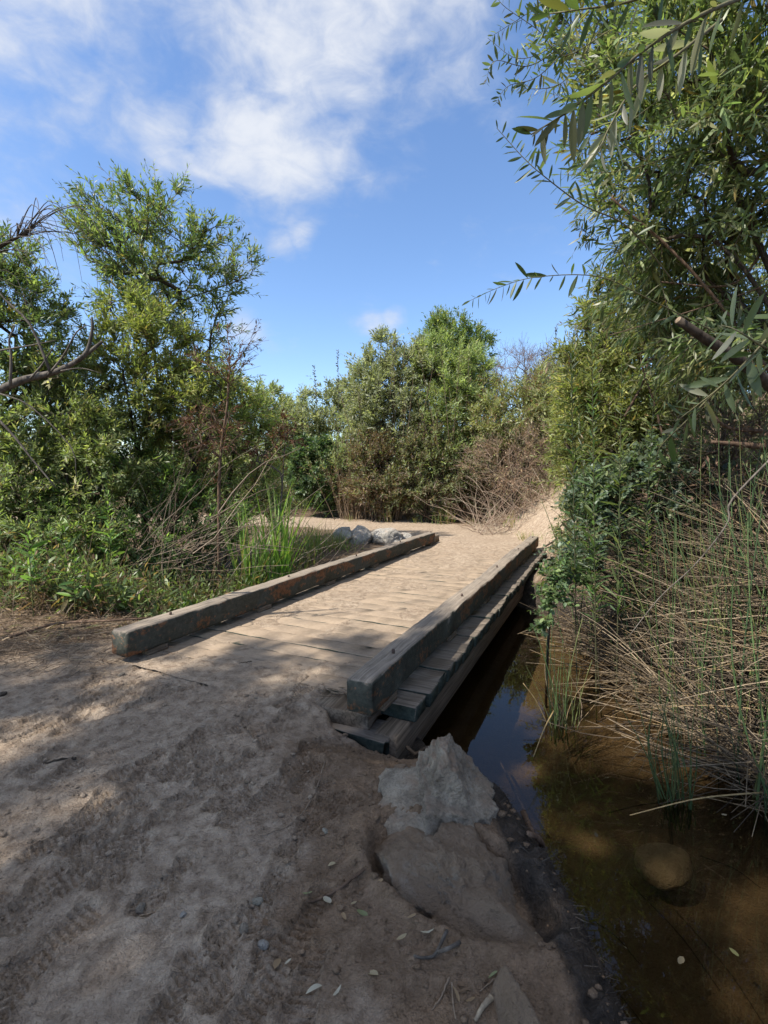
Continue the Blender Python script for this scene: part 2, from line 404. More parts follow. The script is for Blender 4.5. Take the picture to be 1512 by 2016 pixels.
def build_ground():
    def lines(dense0, dense1, step, lo, hi, g):
        a = list(np.arange(dense0, dense1, step))
        s = step; v = dense1
        while v < hi: a.append(v); s *= g; v += s
        a.append(hi); s = step; v = dense0 - step; pre = []
        while v > lo: pre.append(v); s *= g; v -= s
        pre.append(lo); return np.array(sorted(pre) + a)
    xs = lines(-2.4, 1.1, .0112, -180, 180, 1.075); ys = lines(.95, 3.4, .0112, -60, 320, 1.07)
    X, Y = np.meshgrid(xs, ys); x = X.ravel(); y = Y.ravel()
    z = ground_z(x, y); pe = path_e(x, y); e = chan_e(x, y)
    s = x * U[0] + y * U[1]; t = x * NN[0] + y * NN[1]
    near = sstep(9, 4, np.hypot(x, y - 2))
    rough = sstep(-.5, -.1, e)
    # trodden earth: soft swells, scuffed ridges running with the path, small clods
    xa = x * .80 + y * .60; ya = -x * .60 + y * .80
    z += rough * (fbm(x * 1.6, y * 1.6, 11, 3) - .5) * .035
    zb = z.copy()
    rid = fbm(xa * 3.5, ya * 16, 21, 4, .55); amp = fbm(x * 1.9, y * 1.9, 23, 2)
    z += near * rough * ((rid - .5) * .028 + (.12 - np.abs(rid - .5)) * .04) * sstep(.3, .6, amp)
    r2 = fbm(xa * 7 + 3, ya * 22, 27, 3, .6); z += near * rough * (.1 - np.abs(r2 - .5)) * .03 * sstep(.6, .35, amp)
    z += near * rough * (fbm(x * 13, y * 13, 31, 3, .6) - .5) * .015
    cl = fbm(x * 34, y * 34, 41, 2, .6); z += near * rough * np.maximum(cl - .64, 0) * .045
    damp = sstep(-.75, .1, x + .25 * (y - 1.8) + (fbm(x * 2, y * 2, 61) - .5) * .8) * sstep(3.2, 2.4, y) * sstep(.9, .5, x)
    z += damp * near * rough * (fbm(x * 22, y * 22, 71, 3, .65) - .5) * .018
    mz = sstep(.42, .1, e) * sstep(.1, .4, x) * sstep(3.4, 2.9, y) * sstep(-.3, -.1, e); z += mz * ((fbm(x * 9, y * 9, 91, 3) - .5) * .13 + (.25 - np.abs(fbm(x * 22, y * 22, 95, 3) - .5)) * .06)
    # shoe prints
    pr = np.random.default_rng(5)
    prints = [(gnd(515, 1455)[0], gnd(515, 1455)[1], .5, 0), (gnd(230, 1610)[0], gnd(230, 1610)[1], -.75, 1), (gnd(120, 1650)[0], gnd(120, 1650)[1], -.6, 0), (gnd(215, 1700)[0], gnd(215, 1700)[1], -.95, 1),
              (gnd(110, 1850)[0], gnd(110, 1850)[1], -.5, 0), (gnd(350, 1500)[0], gnd(350, 1500)[1], -.4, 1), (gnd(600, 1480)[0], gnd(600, 1480)[1], -.3, 2), (gnd(420, 1880)[0], gnd(420, 1880)[1], -.2, 2)]
    for i in range(64):
        yy = pr.uniform(1.1, 3.6); xx = pr.uniform(-2.6, -.2) * (.4 + .18 * yy)
        prints.append((xx, yy, -.35 + pr.normal(0, .35) + (math.pi if pr.random() < .5 else 0), int(pr.integers(0, 3))))
    for fx, fy, a, kind in prints:
        m = (np.abs(x - fx) < .22) & (np.abs(y - fy) < .22)
        if not m.any(): continue
        dx = x[m] - fx; dy = y[m] - fy
        ll = -dx * math.sin(a) + dy * math.cos(a); ww = dx * math.cos(a) + dy * math.sin(a)
        wid = .047 * (1 - .28 * np.cos(ll / .14 * 3.0 + .8)); q = (ll / .142) ** 4 + (ww / wid) ** 4
        ins = sstep(1.35, .7, q); rim = np.exp(-((q - 1.7) / .8) ** 2)
        if kind == 0: tr = np.sin(ll * 2 * np.pi / .026)
        elif kind == 1: tr = np.sin(ll * 2 * np.pi / .034) * np.sin(ww * 2 * np.pi / .03)
        else: tr = np.sin((ll + np.abs(ww) * .8) * 2 * np.pi / .03)
        z[m] = z[m] * (1 - .85 * ins) + .85 * ins * zb[m] + ins * (-.014 + .0085 * np.tanh(tr * 2.2)) + rim * .009
    # earth trodden up against the end of the deck and under it
    und = sstep(-3.9, -3.7, t) * sstep(-.9, -1.1, t)
    sf = 2.88 - .42 * sstep(-1.9, -1.5, t)
    onb = und * sstep(sf, sf + .16, s) * sstep(S1 - .05, S1 - .2, s)
    z = np.where(onb > 0, np.minimum(z, z * (1 - onb) + onb * np.minimum(z, -.16)), z)
    sil = sstep(-1.85, -1.2, t) * sstep(-.2, -.9, t) * sstep(2.05, 2.5, s) * sstep(3.4, 2.7, s); z -= .15 * sil
    # the earth is scoured away over the half-buried slab and in front of the boulder
    ca, sa = math.cos(-.62), math.sin(-.62); lx = (x - .27) * ca + (y - 1.70) * sa; ly = -(x - .27) * sa + (y - 1.70) * ca
    q = (lx / .37) ** 2 + (ly / .21) ** 2 + (fbm(x * 7, y * 7, 151, 3) - .5) * .5
    z -= .085 * sstep(1.25, .75, q); z += .022 * np.exp(-((q - 1.45) / .3) ** 2) * (e > .3)
    global SURF; SURF = (xs, ys, z.reshape(len(ys), len(xs)))
    V = np.stack([x, y, z], 1); nx = len(xs); ny = len(ys)
    i = np.arange(nx * ny).reshape(ny, nx)
    Q = np.stack([i[:-1, :-1], i[:-1, 1:], i[1:, 1:], i[1:, :-1]], -1).reshape(-1, 4)
    me = mesh_data('ground', V, Q, M_GROUND, smooth=True)
    mud = np.maximum(sstep(.40, .22, e) * sstep(.05, .35, x), sstep(-.12, -.28, z)) * sstep(-.80, -.5, z + .1)
    mud = np.maximum(mud, onb)
    bed = sstep(WATER_Z - .0, WATER_Z - .12, z)
    for nm, v in (('path', np.maximum(sstep(.55, -.35, pe), .75 * sstep(3.0, 3.4, x) * sstep(5.6, 4.6, x) * sstep(8.8, 9.8, y) * sstep(14.5, 12.8, y))), ('damp', damp), ('mud', mud), ('bed', bed)):
        a = me.attributes.new(nm, 'FLOAT', 'POINT'); a.data.foreach_set('value', v.astype(np.float32))
    o = link(bpy.data.objects.new('ground', me)); tag(o, kind='structure', label='trodden brown dirt path and banks', cat='ground')
    # creek surface, wide enough to run out under both banks
    c = CH[:, :2]; d = np.gradient(c, axis=0); nrm = np.stack([-d[:, 1], d[:, 0]], 1); nrm /= np.linalg.norm(nrm, axis=1)[:, None]
    w = CH[:, 2:3] + .55
    V = np.concatenate([np.c_[c + nrm * w, np.full(len(c), WATER_Z)], np.c_[c - nrm * w, np.full(len(c), WATER_Z)]]); k = len(c)
    Q = np.array([(i + k, i + k + 1, i + 1, i) for i in range(k - 1)])
    o = mk('water', V, Q, M_WATER); tag(o, 'shallow brown creek water under the footbridge', 'water', kind='structure')
build_ground()
def surf(x, y):
    """height of the finished ground mesh"""
    xs, ys, Z = SURF; x = np.asarray(x, float); y = np.asarray(y, float)
    i = np.clip(np.searchsorted(xs, x) - 1, 0, len(xs) - 2); j = np.clip(np.searchsorted(ys, y) - 1, 0, len(ys) - 2)
    fx = (x - xs[i]) / (xs[i + 1] - xs[i]); fy = (y - ys[j]) / (ys[j + 1] - ys[j])
    return (Z[j, i] * (1 - fx) + Z[j, i + 1] * fx) * (1 - fy) + (Z[j + 1, i] * (1 - fx) + Z[j + 1, i + 1] * fx) * fy

# ------------------------------------------------------------------ footbridge
def box_mesh(name, lx, ly, lz, mat, bev=.008, seg=1, jit=0., seed=0, cuts=1, warp=0.):
    """worn timber: box subdivided along its long axis with rounded, slightly uneven edges"""
    r = np.random.default_rng(seed); n = cuts + 1
    long_y = ly >= lx
    L = ly if long_y else lx; W = lx if long_y else ly
    prof = []
    hw, hh = W / 2, lz / 2
    for cx, cz, a0 in ((hw - bev, hh - bev, 0), (-hw + bev, hh - bev, 90), (-hw + bev, -hh + bev, 180), (hw - bev, -hh + bev, 270)):
        for k in range(seg + 1):
            a = R(a0 + 90 * k / seg); prof.append((cx + bev * math.cos(a), cz + bev * math.sin(a)))
    prof = np.array(prof); P = len(prof); V = []
    pos = np.concatenate([[-L / 2], np.linspace(-L / 2 + bev, L / 2 - bev, n + 1), [L / 2]])
    for i, p in enumerate(pos):
        sh = 1 - (bev / max(hw, hh)) * (i in (0, len(pos) - 1)) * .45
        q = prof * sh + r.normal(0, jit, prof.shape)
        V.append(np.c_[q[:, 0], np.full(P, p) + r.normal(0, jit, P), q[:, 1]])
    for i in range(len(pos)): V[i][:, [0, 2]] += np.array([math.sin(pos[i] * 1.3 + seed) * .6 + math.sin(pos[i] * 3.7 + seed * 2) * .4, math.sin(pos[i] * 1.7 + seed * 3) * .5]) * warp
    m = len(pos); V = np.concatenate(V); V = np.concatenate([V, [[0, pos[0], 0]], [[0, pos[-1], 0]]])
    i = np.arange(P); j = (i + 1) % P
    q = np.stack([i, i + P, j + P, j], 1); Q = (q[None] + (np.arange(m - 1) * P)[:, None, None]).reshape(-1, 4)
    T = np.concatenate([Q[:, [0, 1, 2]], Q[:, [0, 2, 3]], np.stack([np.full(P, m * P), i, j], 1), np.stack([np.full(P, m * P + 1), (m - 1) * P + j, (m - 1) * P + i], 1)])
    if not long_y: V = np.c_[V[:, 1], -V[:, 0], V[:, 2]]
    return mesh_data(name, V, T, mat)
def build_bridge():
    org = bxy(6.3, -2.33)
    br = thing('footbridge', (org[0], org[1], 0), 'low timber footbridge with dusty plank deck and two green curb beams over the creek', 'footbridge')
    br.rotation_euler.z = -BD          # local +Y along the bridge, +X across to the right
    def put(name, me, s, t, z, rz=0, rx=0, ry=0, parent=None, off=None):
        o = link(bpy.data.objects.new(name, me)); o.parent = parent or br
        b = (0, 0, 0) if parent is None else off
        o.location = (t + 2.33 - b[0], s - 6.3 - b[1], z - b[2]); o.rotation_euler = (rx, ry, rz); return o
    r = np.random.default_rng(3)
    pitch = .215; n = int((S1 - 2.785) / pitch) - 1
    vari = [box_mesh('plank', 2.70, .206, .10, M_PLANK, .010, 2, .0026, i, 24, .003) for i in range(6)]
    for k in range(n + 1):
        s = 2.785 + pitch * (k + .5)
        put('plank', vari[int(r.integers(6))], s, -2.415 + r.normal(0, .006), -.05 + r.normal(0, .0035), r.normal(0, .004) + (math.pi if r.random() < .5 else 0), r.normal(0, .008), r.normal(0, .0015))
    put('plank', box_mesh('plank', 2.46, .2, .10, M_BEAM, .012, 2, .006, 8, 20), 2.785 - .105, -2.55, -.062, .004, .02)
    # sunken approach plank at the near end
    put('sill_plank', box_mesh('sill_plank', 2.8, .235, .12, M_PLANK, .012, 2, .004, 31, 24), 2.635, -2.57, -.162, -.006, .02, .008)
    # stringers
    for t, nm in ((-1.20, 0), (-2.4, 1), (-3.62, 2)):
        put('stringer', box_mesh('stringer', .16, S1 - 2.62, .26, M_BEAM, .01, 1, .001, 50 + nm, 10), (S1 + 2.62) / 2 - .04, t, -.236)
    # curb beams on spacer blocks
    for t, s0, s1, sd in ((-3.515, 2.46, 10.02, 1), (-1.325, 2.46, 10.25, 2)):
        h = .215; zc = .055 + h / 2
        sc = (s0 + s1) / 2
        rail = put('curb_beam', box_mesh('curb_beam', .185, s1 - s0, h, M_RAIL, .024, 3, .0032, sd, 60, .008), sc, t, zc)
        bolt = mesh_data('bolt', *tube([(0, 0, -.03), (0, 0, .015), (0, 0, .027)], [.011, .012, .010], 6), M_BOLT)
        for sb in np.arange(s0 + .5, s1, 1.75):
            b = link(bpy.data.objects.new('bolt', bolt)); b.parent = rail; b.location = (.01, sb - sc, h / 2)
        blk = box_mesh('spacer_block', .17, .2, .058, M_BEAM, .004, 1, .001, 7, 2)
        for sb in np.arange(s0 + .30, s1, 1.42): put('spacer_block', blk, sb, t, .0275)
        if sd == 1:   # split, rust-stained end block at the far end
            put('end_block', box_mesh('end_block', .15, .34, .14, M_BEAM, .006, 1, .004, 9, 4), s1 + .07, t + .035, .105, .03)
    # splintered wood where the second plank has rotted by the beam
    rr = np.random.default_rng(12)
    for k in range(16):
        L = rr.uniform(.05, .16)
        V, T = tube([(-L / 2, 0, 0), (0, rr.normal(0, .004), .003), (L / 2, 0, 0)], [.003, rr.uniform(.005, .010), .002], 5)
        o = put('splinter', mesh_data('splinter', V * (1, 1, .6), T, M_BEAM), 2.74 + rr.normal(0, .045), -1.62 + rr.uniform(-.14, .12), .006 + rr.uniform(0, .012), rr.normal(0, .35), rr.normal(0, .2), rr.normal(0, .12))
    # drifted dirt in the seams and over the boards: uneven sheet that pokes through where it is thick
    xs = np.linspace(-1.085, .90, 110); ys = np.linspace(2.45 - 6.3, S1 + .12 - 6.3, 420)
    X, Y = np.meshgrid(xs, ys); x = X.ravel(); y = Y.ravel(); s = y + 6.3
    z = -.005 + (fbm(x * 2.2 + 9, y * 1.4, 81, 4) - .5) * .046 + (fbm(x * 12, y * 12, 85, 3) - .5) * .012
    z += .022 * sstep(3.05, 2.5, s) * sstep(.55, -.1, x) + .03 * sstep(S1 - .8, S1 - .05, s) + .012 * sstep(6.5, 8.5, s)
    z -= .05 * sstep(2.55, 2.45, s) * sstep(-.3, .2, x)
    z -= .10 * sstep(.30, .42, x) * sstep(2.9, 2.74, s)
    z -= .03 * (sstep(.78, .90, x) + sstep(-.98, -1.085, x))
    i = np.arange(len(x)).reshape(len(ys), len(xs)); Q = np.stack([i[:-1, :-1], i[:-1, 1:], i[1:, 1:], i[1:, :-1]], -1).reshape(-1, 4)
    me = mesh_data('deck_dirt', np.stack([x, y, z], 1), Q, M_GROUND, smooth=True)
    for nm, v in (('path', 1.), ('damp', 0.), ('mud', 0.), ('bed', 0.)):
        me.attributes.new(nm, 'FLOAT', 'POINT').data.foreach_set('value', np.full(len(x), v, np.float32))
    o = link(bpy.data.objects.new('deck_dirt', me)); o.parent = br; tag(o, 'pale dirt drifted over the boards', kind='stuff')
build_bridge()

# ------------------------------------------------------------------ rocks
import bmesh
def rock_mesh(name, size, mat, seed, planes=16, sub=5, rough=.06, keep=.9, extra=()):
    bm = bmesh.new(); bmesh.ops.create_icosphere(bm, subdivisions=sub, radius=1); r = np.random.default_rng(seed)
    V = np.array([v.co for v in bm.verts]); T = np.array([[v.index for v in f.verts] for f in bm.faces]); bm.free()
    Nn = norm(r.normal(0, 1, (planes, 3))); h = r.uniform(.62, 1.0, planes)
    for e in extra: Nn = np.vstack([Nn, norm(np.array(e[:3], float))]); h = np.append(h, e[3])
    d = V @ Nn.T; rad = np.where(d > .05, h[None] / np.maximum(d, .05), 9).min(1); rad = np.minimum(rad, 1.25)
    P = V * (rad * keep + (1 - keep))[:, None]
    def n3(q, sd): return (fbm(q[:, 0] + q[:, 2] * .7, q[:, 1] - q[:, 2] * .6, sd, 4, .55) + fbm(q[:, 1] + 5, q[:, 2] + q[:, 0] * .5, sd + 50, 4, .55)) / 2 - .5
    P = P + V * (n3(P * 2.3 + 20, seed) * rough * 4 + n3(P * 9 + 50, seed + 7) * rough * 1.1)[:, None]
    return mesh_data(name, P * np.array(size), T, mat, smooth=False)
def lump_rock(name, lumps, mat, seed, sub=6, planes=14, rough=.03):
    """angular rock: union of several faceted lumps round one centre"""
    bm = bmesh.new(); bmesh.ops.create_icosphere(bm, subdivisions=sub, radius=1); r = np.random.default_rng(seed)
    V = np.array([v.co for v in bm.verts]); T = np.array([[v.index for v in f.verts] for f in bm.faces]); bm.free(); R_ = np.zeros(len(V))
    for lump in lumps:
        if len(lump) == 2:
            c = np.array(lump[0]); a = np.array(lump[1]); Nn = norm(r.normal(0, 1, (planes, 3))); h = np.maximum(Nn @ c + np.linalg.norm(Nn * a, axis=1) * r.uniform(.74, 1.0, planes), .03)
        else: lp = np.array(lump, float); Nn = norm(lp[:, :3]); h = lp[:, 3]
        d = V @ Nn.T; R_ = np.maximum(R_, np.where(d > .02, h[None] / np.maximum(d, .02), 9).min(1))
    P = V * np.minimum(R_, .6)[:, None]
    q = P * 7 + 30; f1 = fbm(q[:, 0] + q[:, 2], q[:, 1] - q[:, 2] * .8, seed, 5, .6); f2 = fbm(q[:, 0] * 3 - q[:, 2] * 2, q[:, 1] * 3 + q[:, 2] * 2.4, seed + 9, 4, .65); f3 = np.abs(fbm(q[:, 2] * 1.3 + q[:, 0], q[:, 1] * 1.2, seed + 5, 4, .6) - .5)
    P = P + V * ((f1 - .5) * rough * 2.2 + (f2 - .5) * rough * .9 - f3 * rough * 1.6)[:, None]
    return mesh_data(name, P, T, mat, smooth=True)
def rock(name, loc, size, mat, label, seed, rot=(0, 0, 0), cat='rock', group=None, **k):
    o = link(bpy.data.objects.new(name, rock_mesh(name, size, mat, seed, **k))); o.location = loc; o.rotation_euler = rot
    return tag(o, label, cat, group)
o = link(bpy.data.objects.new('boulder', lump_rock('boulder', [
    [(-.9, -.1, .42, .10), (.80, -.25, .52, .125), (-.1, -.95, .32, .13), (0, 1, .25, .15), (-.15, -.1, 1, .20), (.4, -.8, .5, .18), (-.5, -.7, .6, .15), (0, 0, -1, .3), (-.6, .5, .5, .17)],
    [(.22, -.12, 1, .045), (1, 0, .0, .235), (.25, -1, .2, .19), (.2, 1, .2, .16), (-1, 0, 0, .1), (.7, -.7, .35, .215), (.75, 0, .7, .165), (0, 0, -1, .3), (.6, .6, .4, .19)],
    [(-.12, -.2, 1, .015), (-1, .05, .3, .27), (-.3, -1, .3, .21), (0, 1, .2, .14), (1, 0, 0, .1), (-.7, -.7, .4, .255), (0, 0, -1, .3), (-.6, 0, .8, .155)]], M_ROCK, 8, rough=.038)))
o.location = (.275, 2.10, .045); o.scale = (1.05, 1.05, 1.08); tag(o, 'grey angular boulder with a pointed top on the bank beside the bridge end', 'rock')
o = link(bpy.data.objects.new('slab_rock', lump_rock('slab_rock', [((-.08, .03, -.02), (.34, .24, .13)), ((.14, -.06, -.05), (.40, .20, .13)), ((.0, .04, -.05), (.28, .26, .14))], M_SLAB, 11, 6, 30, .045)))
o.location = (.26, 1.69, -.075); o.rotation_euler = (.06, .10, -.58); tag(o, 'long buff rock slab half buried in dirt below the pointed boulder', 'rock')
p = gnd(1015, 1985, .02)
rock('bank_rock', (p[0] + .0, p[1] - .03, -.09), (.075, .15, .17), M_SLAB, 'narrow pale rock standing on the mud edge at the bottom of the picture', 23, (.25, .1, .1), planes=11, sub=5)
p = gnd(1085, 2000, -.25)
rock('bank_rock', (p[0], p[1] - .05, -.3), (.12, .16, .1), M_SLAB, 'low brown rock sunk in mud beside the narrow pale rock', 27, (0, .1, .4), planes=9, sub=5)
p = gnd(1310, 1705, -.62)
rock('submerged_stone', (p[0], p[1], -.615), (.15, .125, .085), M_STONE, 'rounded brown stone lying under the shallow water', 33, (0, 0, .3), planes=5, sub=5, rough=.025, keep=.35)
for k, (px, py, w, h, sd, lab) in enumerate([(676, 1055, 19, 15, 41, 'small pale rock leftmost of the row beside the far end of the bridge'),
        (709, 1067, 30, 23, 42, 'largest pale grey rock streaked with dark stains in the row by the bridge'),
        (760, 1063, 33, 21, 43, 'square blue grey rock in the row just before the beam end'),
        (796, 1066, 20, 13, 44, 'low white rock mostly hidden behind the curb beam end')]):
    D = 10.3 + .12 * k; c = at(px, py, D)
    rock('trail_rock', (c[0], c[1], max(c[2], .08)), (w / 930 * D * 1.2, w / 930 * D * .9, h / 930 * D * 1.3), M_PALE, lab, sd, (0, 0, k * 1.3), group='rocks beside the far end of the footbridge', planes=26, sub=5, rough=.11, keep=.7)

# ------------------------------------------------------------------ plants
LEAF_T = {}
def tmpl(kind):
    """(u along, v across, w along normal) of one leaf"""
    if kind == 'F':
        V = np.array([(0, 0, 0), (.45, 1, .25), (1, 0, -.1), (.45, -1, .25)], float); T = [(0, 3, 2), (0, 2, 1)]
    elif kind == 'M':
        V = np.array([(0, 0, 0), (.3, .9, .12), (.68, .8, .12), (1, 0, -.35), (.68, -.8, -.05), (.3, -.9, .12)], float)
        T = [(0, 5, 1), (1, 5, 4), (1, 4, 2), (2, 4, 3)]
    elif kind == 'R':      # rounded bramble leaflet
        V = np.array([(0, 0, 0), (.2, .8, .2), (.55, 1, .2), (.85, .55, .05), (1, 0, -.1), (.85, -.55, .05), (.55, -1, .2), (.2, -.8, .2), (.5, 0, 0)], float)
        T = [(0, 8, 1), (1, 8, 2), (2, 8, 3), (3, 8, 4), (0, 7, 8), (7, 6, 8), (6, 5, 8), (5, 4, 8)]
    else:                  # near willow leaf, folded along the midrib and curved
        us = [(.12, .45), (.3, .85), (.5, 1.), (.7, .88), (.88, .5)]
        V = [(0, 0, 0)] + [(u, v, .32 * v - .5 * u * u) for u, v in us] + [(1, 0, -.55)] + [(u, -v, .32 * v - .5 * u * u) for u, v in reversed(us)] + [(u, 0, -.5 * u * u) for u, v in us]
        V = np.array(V, float); T = []
        m = [12, 13, 14, 15, 16]
        T += [(0, m[0], 1), (0, 11, m[0])]
        for i in range(4):
            a, b = 1 + i, 2 + i; c, d = 11 - i, 10 - i
            T += [(a, m[i], b), (m[i], m[i + 1], b), (c, m[i], d)[::-1], (m[i], m[i + 1], d)[::-1]]
        T += [(5, m[4], 6), (m[4], 7, 6)]
    return V, np.array(T)
for k_ in 'FMRN': LEAF_T[k_] = tmpl(k_)
def frames(D, Nv):
    D = norm(D); S = norm(np.cross(Nv, D)); return D, S, np.cross(D, S)
def leaf_mesh(P, D, Nv, L, W, C, kind):
    V0, T0 = LEAF_T[kind]; D, S, N2 = frames(D, Nv); n = len(P)
    V = P[:, None] + D[:, None] * (V0[None, :, 0:1] * L[:, None, None]) + S[:, None] * (V0[None, :, 1:2] * W[:, None, None]) + N2[:, None] * (V0[None, :, 2:3] * W[:, None, None])
    k = len(V0); T = (T0[None] + (np.arange(n) * k)[:, None, None]).reshape(-1, 3)
    return V.reshape(-1, 3), T, np.repeat(C, k, 0)
_leafvar = {}
def leaf_variant(kind, asp, c, dry):
    key = (kind, round(asp, 2), tuple(np.round(c, 2)), dry)
    if key not in _leafvar:
        V0, T0 = LEAF_T[kind]; V = V0 * np.array([1, asp, asp])
        _leafvar[key] = mesh_data('leaf', V, T0, M_DRYLEAF if dry else M_LEAF, np.array(c)[None].repeat(len(V), 0), smooth=True)
    return _leafvar[key]
def leaf_objects(parent, P, D, Nv, L, W, C, kind, dry=False):
    D, S, N2 = frames(D, Nv)
    for i in range(len(P)):
        o = bpy.data.objects.new('leaf', leaf_variant(kind, round(float(np.median(W / L)), 2), np.round(C[i] / .03) * .03 + .004, dry)); link(o); o.parent = parent
        d, s, n2, l, w = D[i], S[i], N2[i], L[i], L[i]
        o.matrix_basis = Matrix(((d[0] * l, s[0] * w, n2[0] * w, P[i, 0]), (d[1] * l, s[1] * w, n2[1] * w, P[i, 1]), (d[2] * l, s[2] * w, n2[2] * w, P[i, 2]), (0, 0, 0, 1)))
def twig_leaves(P0, D0, L, nl, leaf, droop, ang, r, colfn, u0=.08, pinnate=False, flat=.5):
    """leaves along every twig: returns twig polyline points and leaf arrays"""
    M = len(P0); D0 = norm(D0)
    u = (np.arange(nl) + .5) / nl * (1 - u0) + u0; u = np.clip(u[None] + r.normal(0, .25 / nl, (M, nl)), 0, 1)
    g = np.array([0, 0, -1.])
    pos = P0[:, None] + D0[:, None] * (L[:, None] * u)[..., None] + g * (L[:, None] * droop * u ** 2)[..., None]
    tan = norm(D0[:, None] + g * (2 * droop * u)[..., None]).reshape(-1, 3); pos = pos.reshape(-1, 3)
    s1, s2 = perp(tan)
    i = np.tile(np.arange(nl), M)
    if pinnate: ph = np.pi * i + r.normal(0, .25, len(i))
    else: ph = 2.4 * i + np.repeat(r.uniform(0, 6.28, M), nl) + r.normal(0, .35, len(i))
    side = s1 * np.cos(ph)[:, None] + s2 * np.sin(ph)[:, None]
    th = np.clip(r.normal(ang, .22, len(i)), .1, 1.5) * (1 - .35 * (u.ravel() > .9))
    D = norm(tan * np.cos(th)[:, None] + side * np.sin(th)[:, None] + np.array([0, 0, -.18]) * r.uniform(.0, 1.5, (len(i), 1)))
    up = norm(np.array([0, 0, 1.]) * flat + tan * (1 - flat) + r.normal(0, .38, (len(i), 3)))
    taper = 1 - .45 * np.maximum(u.ravel() - .55, 0) / .45
    LL = leaf[0] * np.clip(r.normal(1, .28, len(i)), .4, 1.7) * taper; WW = LL * leaf[1] * .5 * np.clip(r.normal(1, .15, len(i)), .6, 1.4)
    tw = np.linspace(0, 1, 4)
    tp = P0[:, None] + D0[:, None] * (L[:, None] * tw)[..., None] + g * (L[:, None] * droop * tw ** 2)[..., None]
    C = colfn(M, nl, r)
    return tp, pos, D, up, LL, WW, C
def palette(cols, wts, jit=.16, twig_jit=.2):
    cols = np.array(cols, float); cols = cols * np.where(cols[:, 1:2] >= cols[:, :1] * .97, np.array([[2.10, 1.82, 2.1]]), np.array([[1.25, 1.25, 1.3]])); wts = np.array(wts, float) / sum(wts)
    def f(M, nl, r):
        a = r.choice(len(cols), M, p=wts); b = r.choice(len(cols), M * nl, p=wts)
        k = np.where(r.random(M * nl) < .62, np.repeat(a, nl), b)
        c = cols[k] * np.clip(r.normal(1, jit, (M * nl, 1)), .5, 1.6) * np.repeat(np.clip(r.normal(1, twig_jit, (M, 1)), .5, 1.6), nl, 0)
        return np.clip(c, .004, .8)
    return f
def skeleton(trunks, targets, r, step=.28, up=.12):
    """trunk polylines plus branches that reach the targets"""
    nodes, par, dirs = [], [], []
    for tp in trunks:
        for i, q in enumerate(tp):
            nodes.append(q); par.append(len(nodes) - 2 if i else -1)
            dirs.append(norm(q - tp[i - 1]) if i else np.array([0, 0, 1.]))
    base = nodes[0]; tips = []
    cap = 60000; NA = np.zeros((cap, 3)); DA = np.zeros((cap, 3)); n = len(nodes); NA[:n] = nodes; DA[:n] = dirs
    order = np.argsort(np.linalg.norm(targets - base, axis=1))
    for t in targets[order]:
        d = t - NA[:n]; L = np.linalg.norm(d, axis=1) + 1e-6
        c = (d * DA[:n]).sum(1) / L
        cost = L * (1.35 - .45 * c) + np.where(np.arange(n) < 2, .4, 0)
        q = int(np.argmin(cost)); Lq = L[q]; m = max(1, int(math.ceil(Lq / step)))
        ctl = NA[q] + DA[q] * Lq * .42 + np.array([0, 0, up * Lq]) + r.normal(0, .05, 3) * Lq
        prev = q
        for k in range(1, m + 1):
            u = k / m; pt = NA[q] * (1 - u) ** 2 + ctl * 2 * u * (1 - u) + t * u * u
            if k < m: pt = pt + r.normal(0, .018, 3)
            NA[n] = pt; DA[n] = norm(pt - NA[prev]); par.append(prev); prev = n; n += 1
        tips.append(prev)
    return NA[:n].copy(), DA[:n].copy(), np.array(par), np.array(tips)
def sample_ell(ells, n, r, shell=.55):
    vol = np.array([e[3] * e[4] * e[5] * (e[6] if len(e) > 6 else 1) for e in ells]); k = r.choice(len(ells), n, p=vol / vol.sum())
    d = norm(r.normal(0, 1, (n, 3))); rad = r.uniform(shell ** 3, 1, n) ** (1 / 3)
    e = np.array([x[:6] for x in ells]); return e[k, :3] + d * rad[:, None] * e[k, 3:6]
BROWN_COLS = [(.17, .10, .06), (.23, .155, .10), (.12, .07, .045), (.28, .21, .14)]
GREEN = [(.060, .098, .030), (.085, .125, .036), (.045, .078, .028), (.12, .145, .04)]
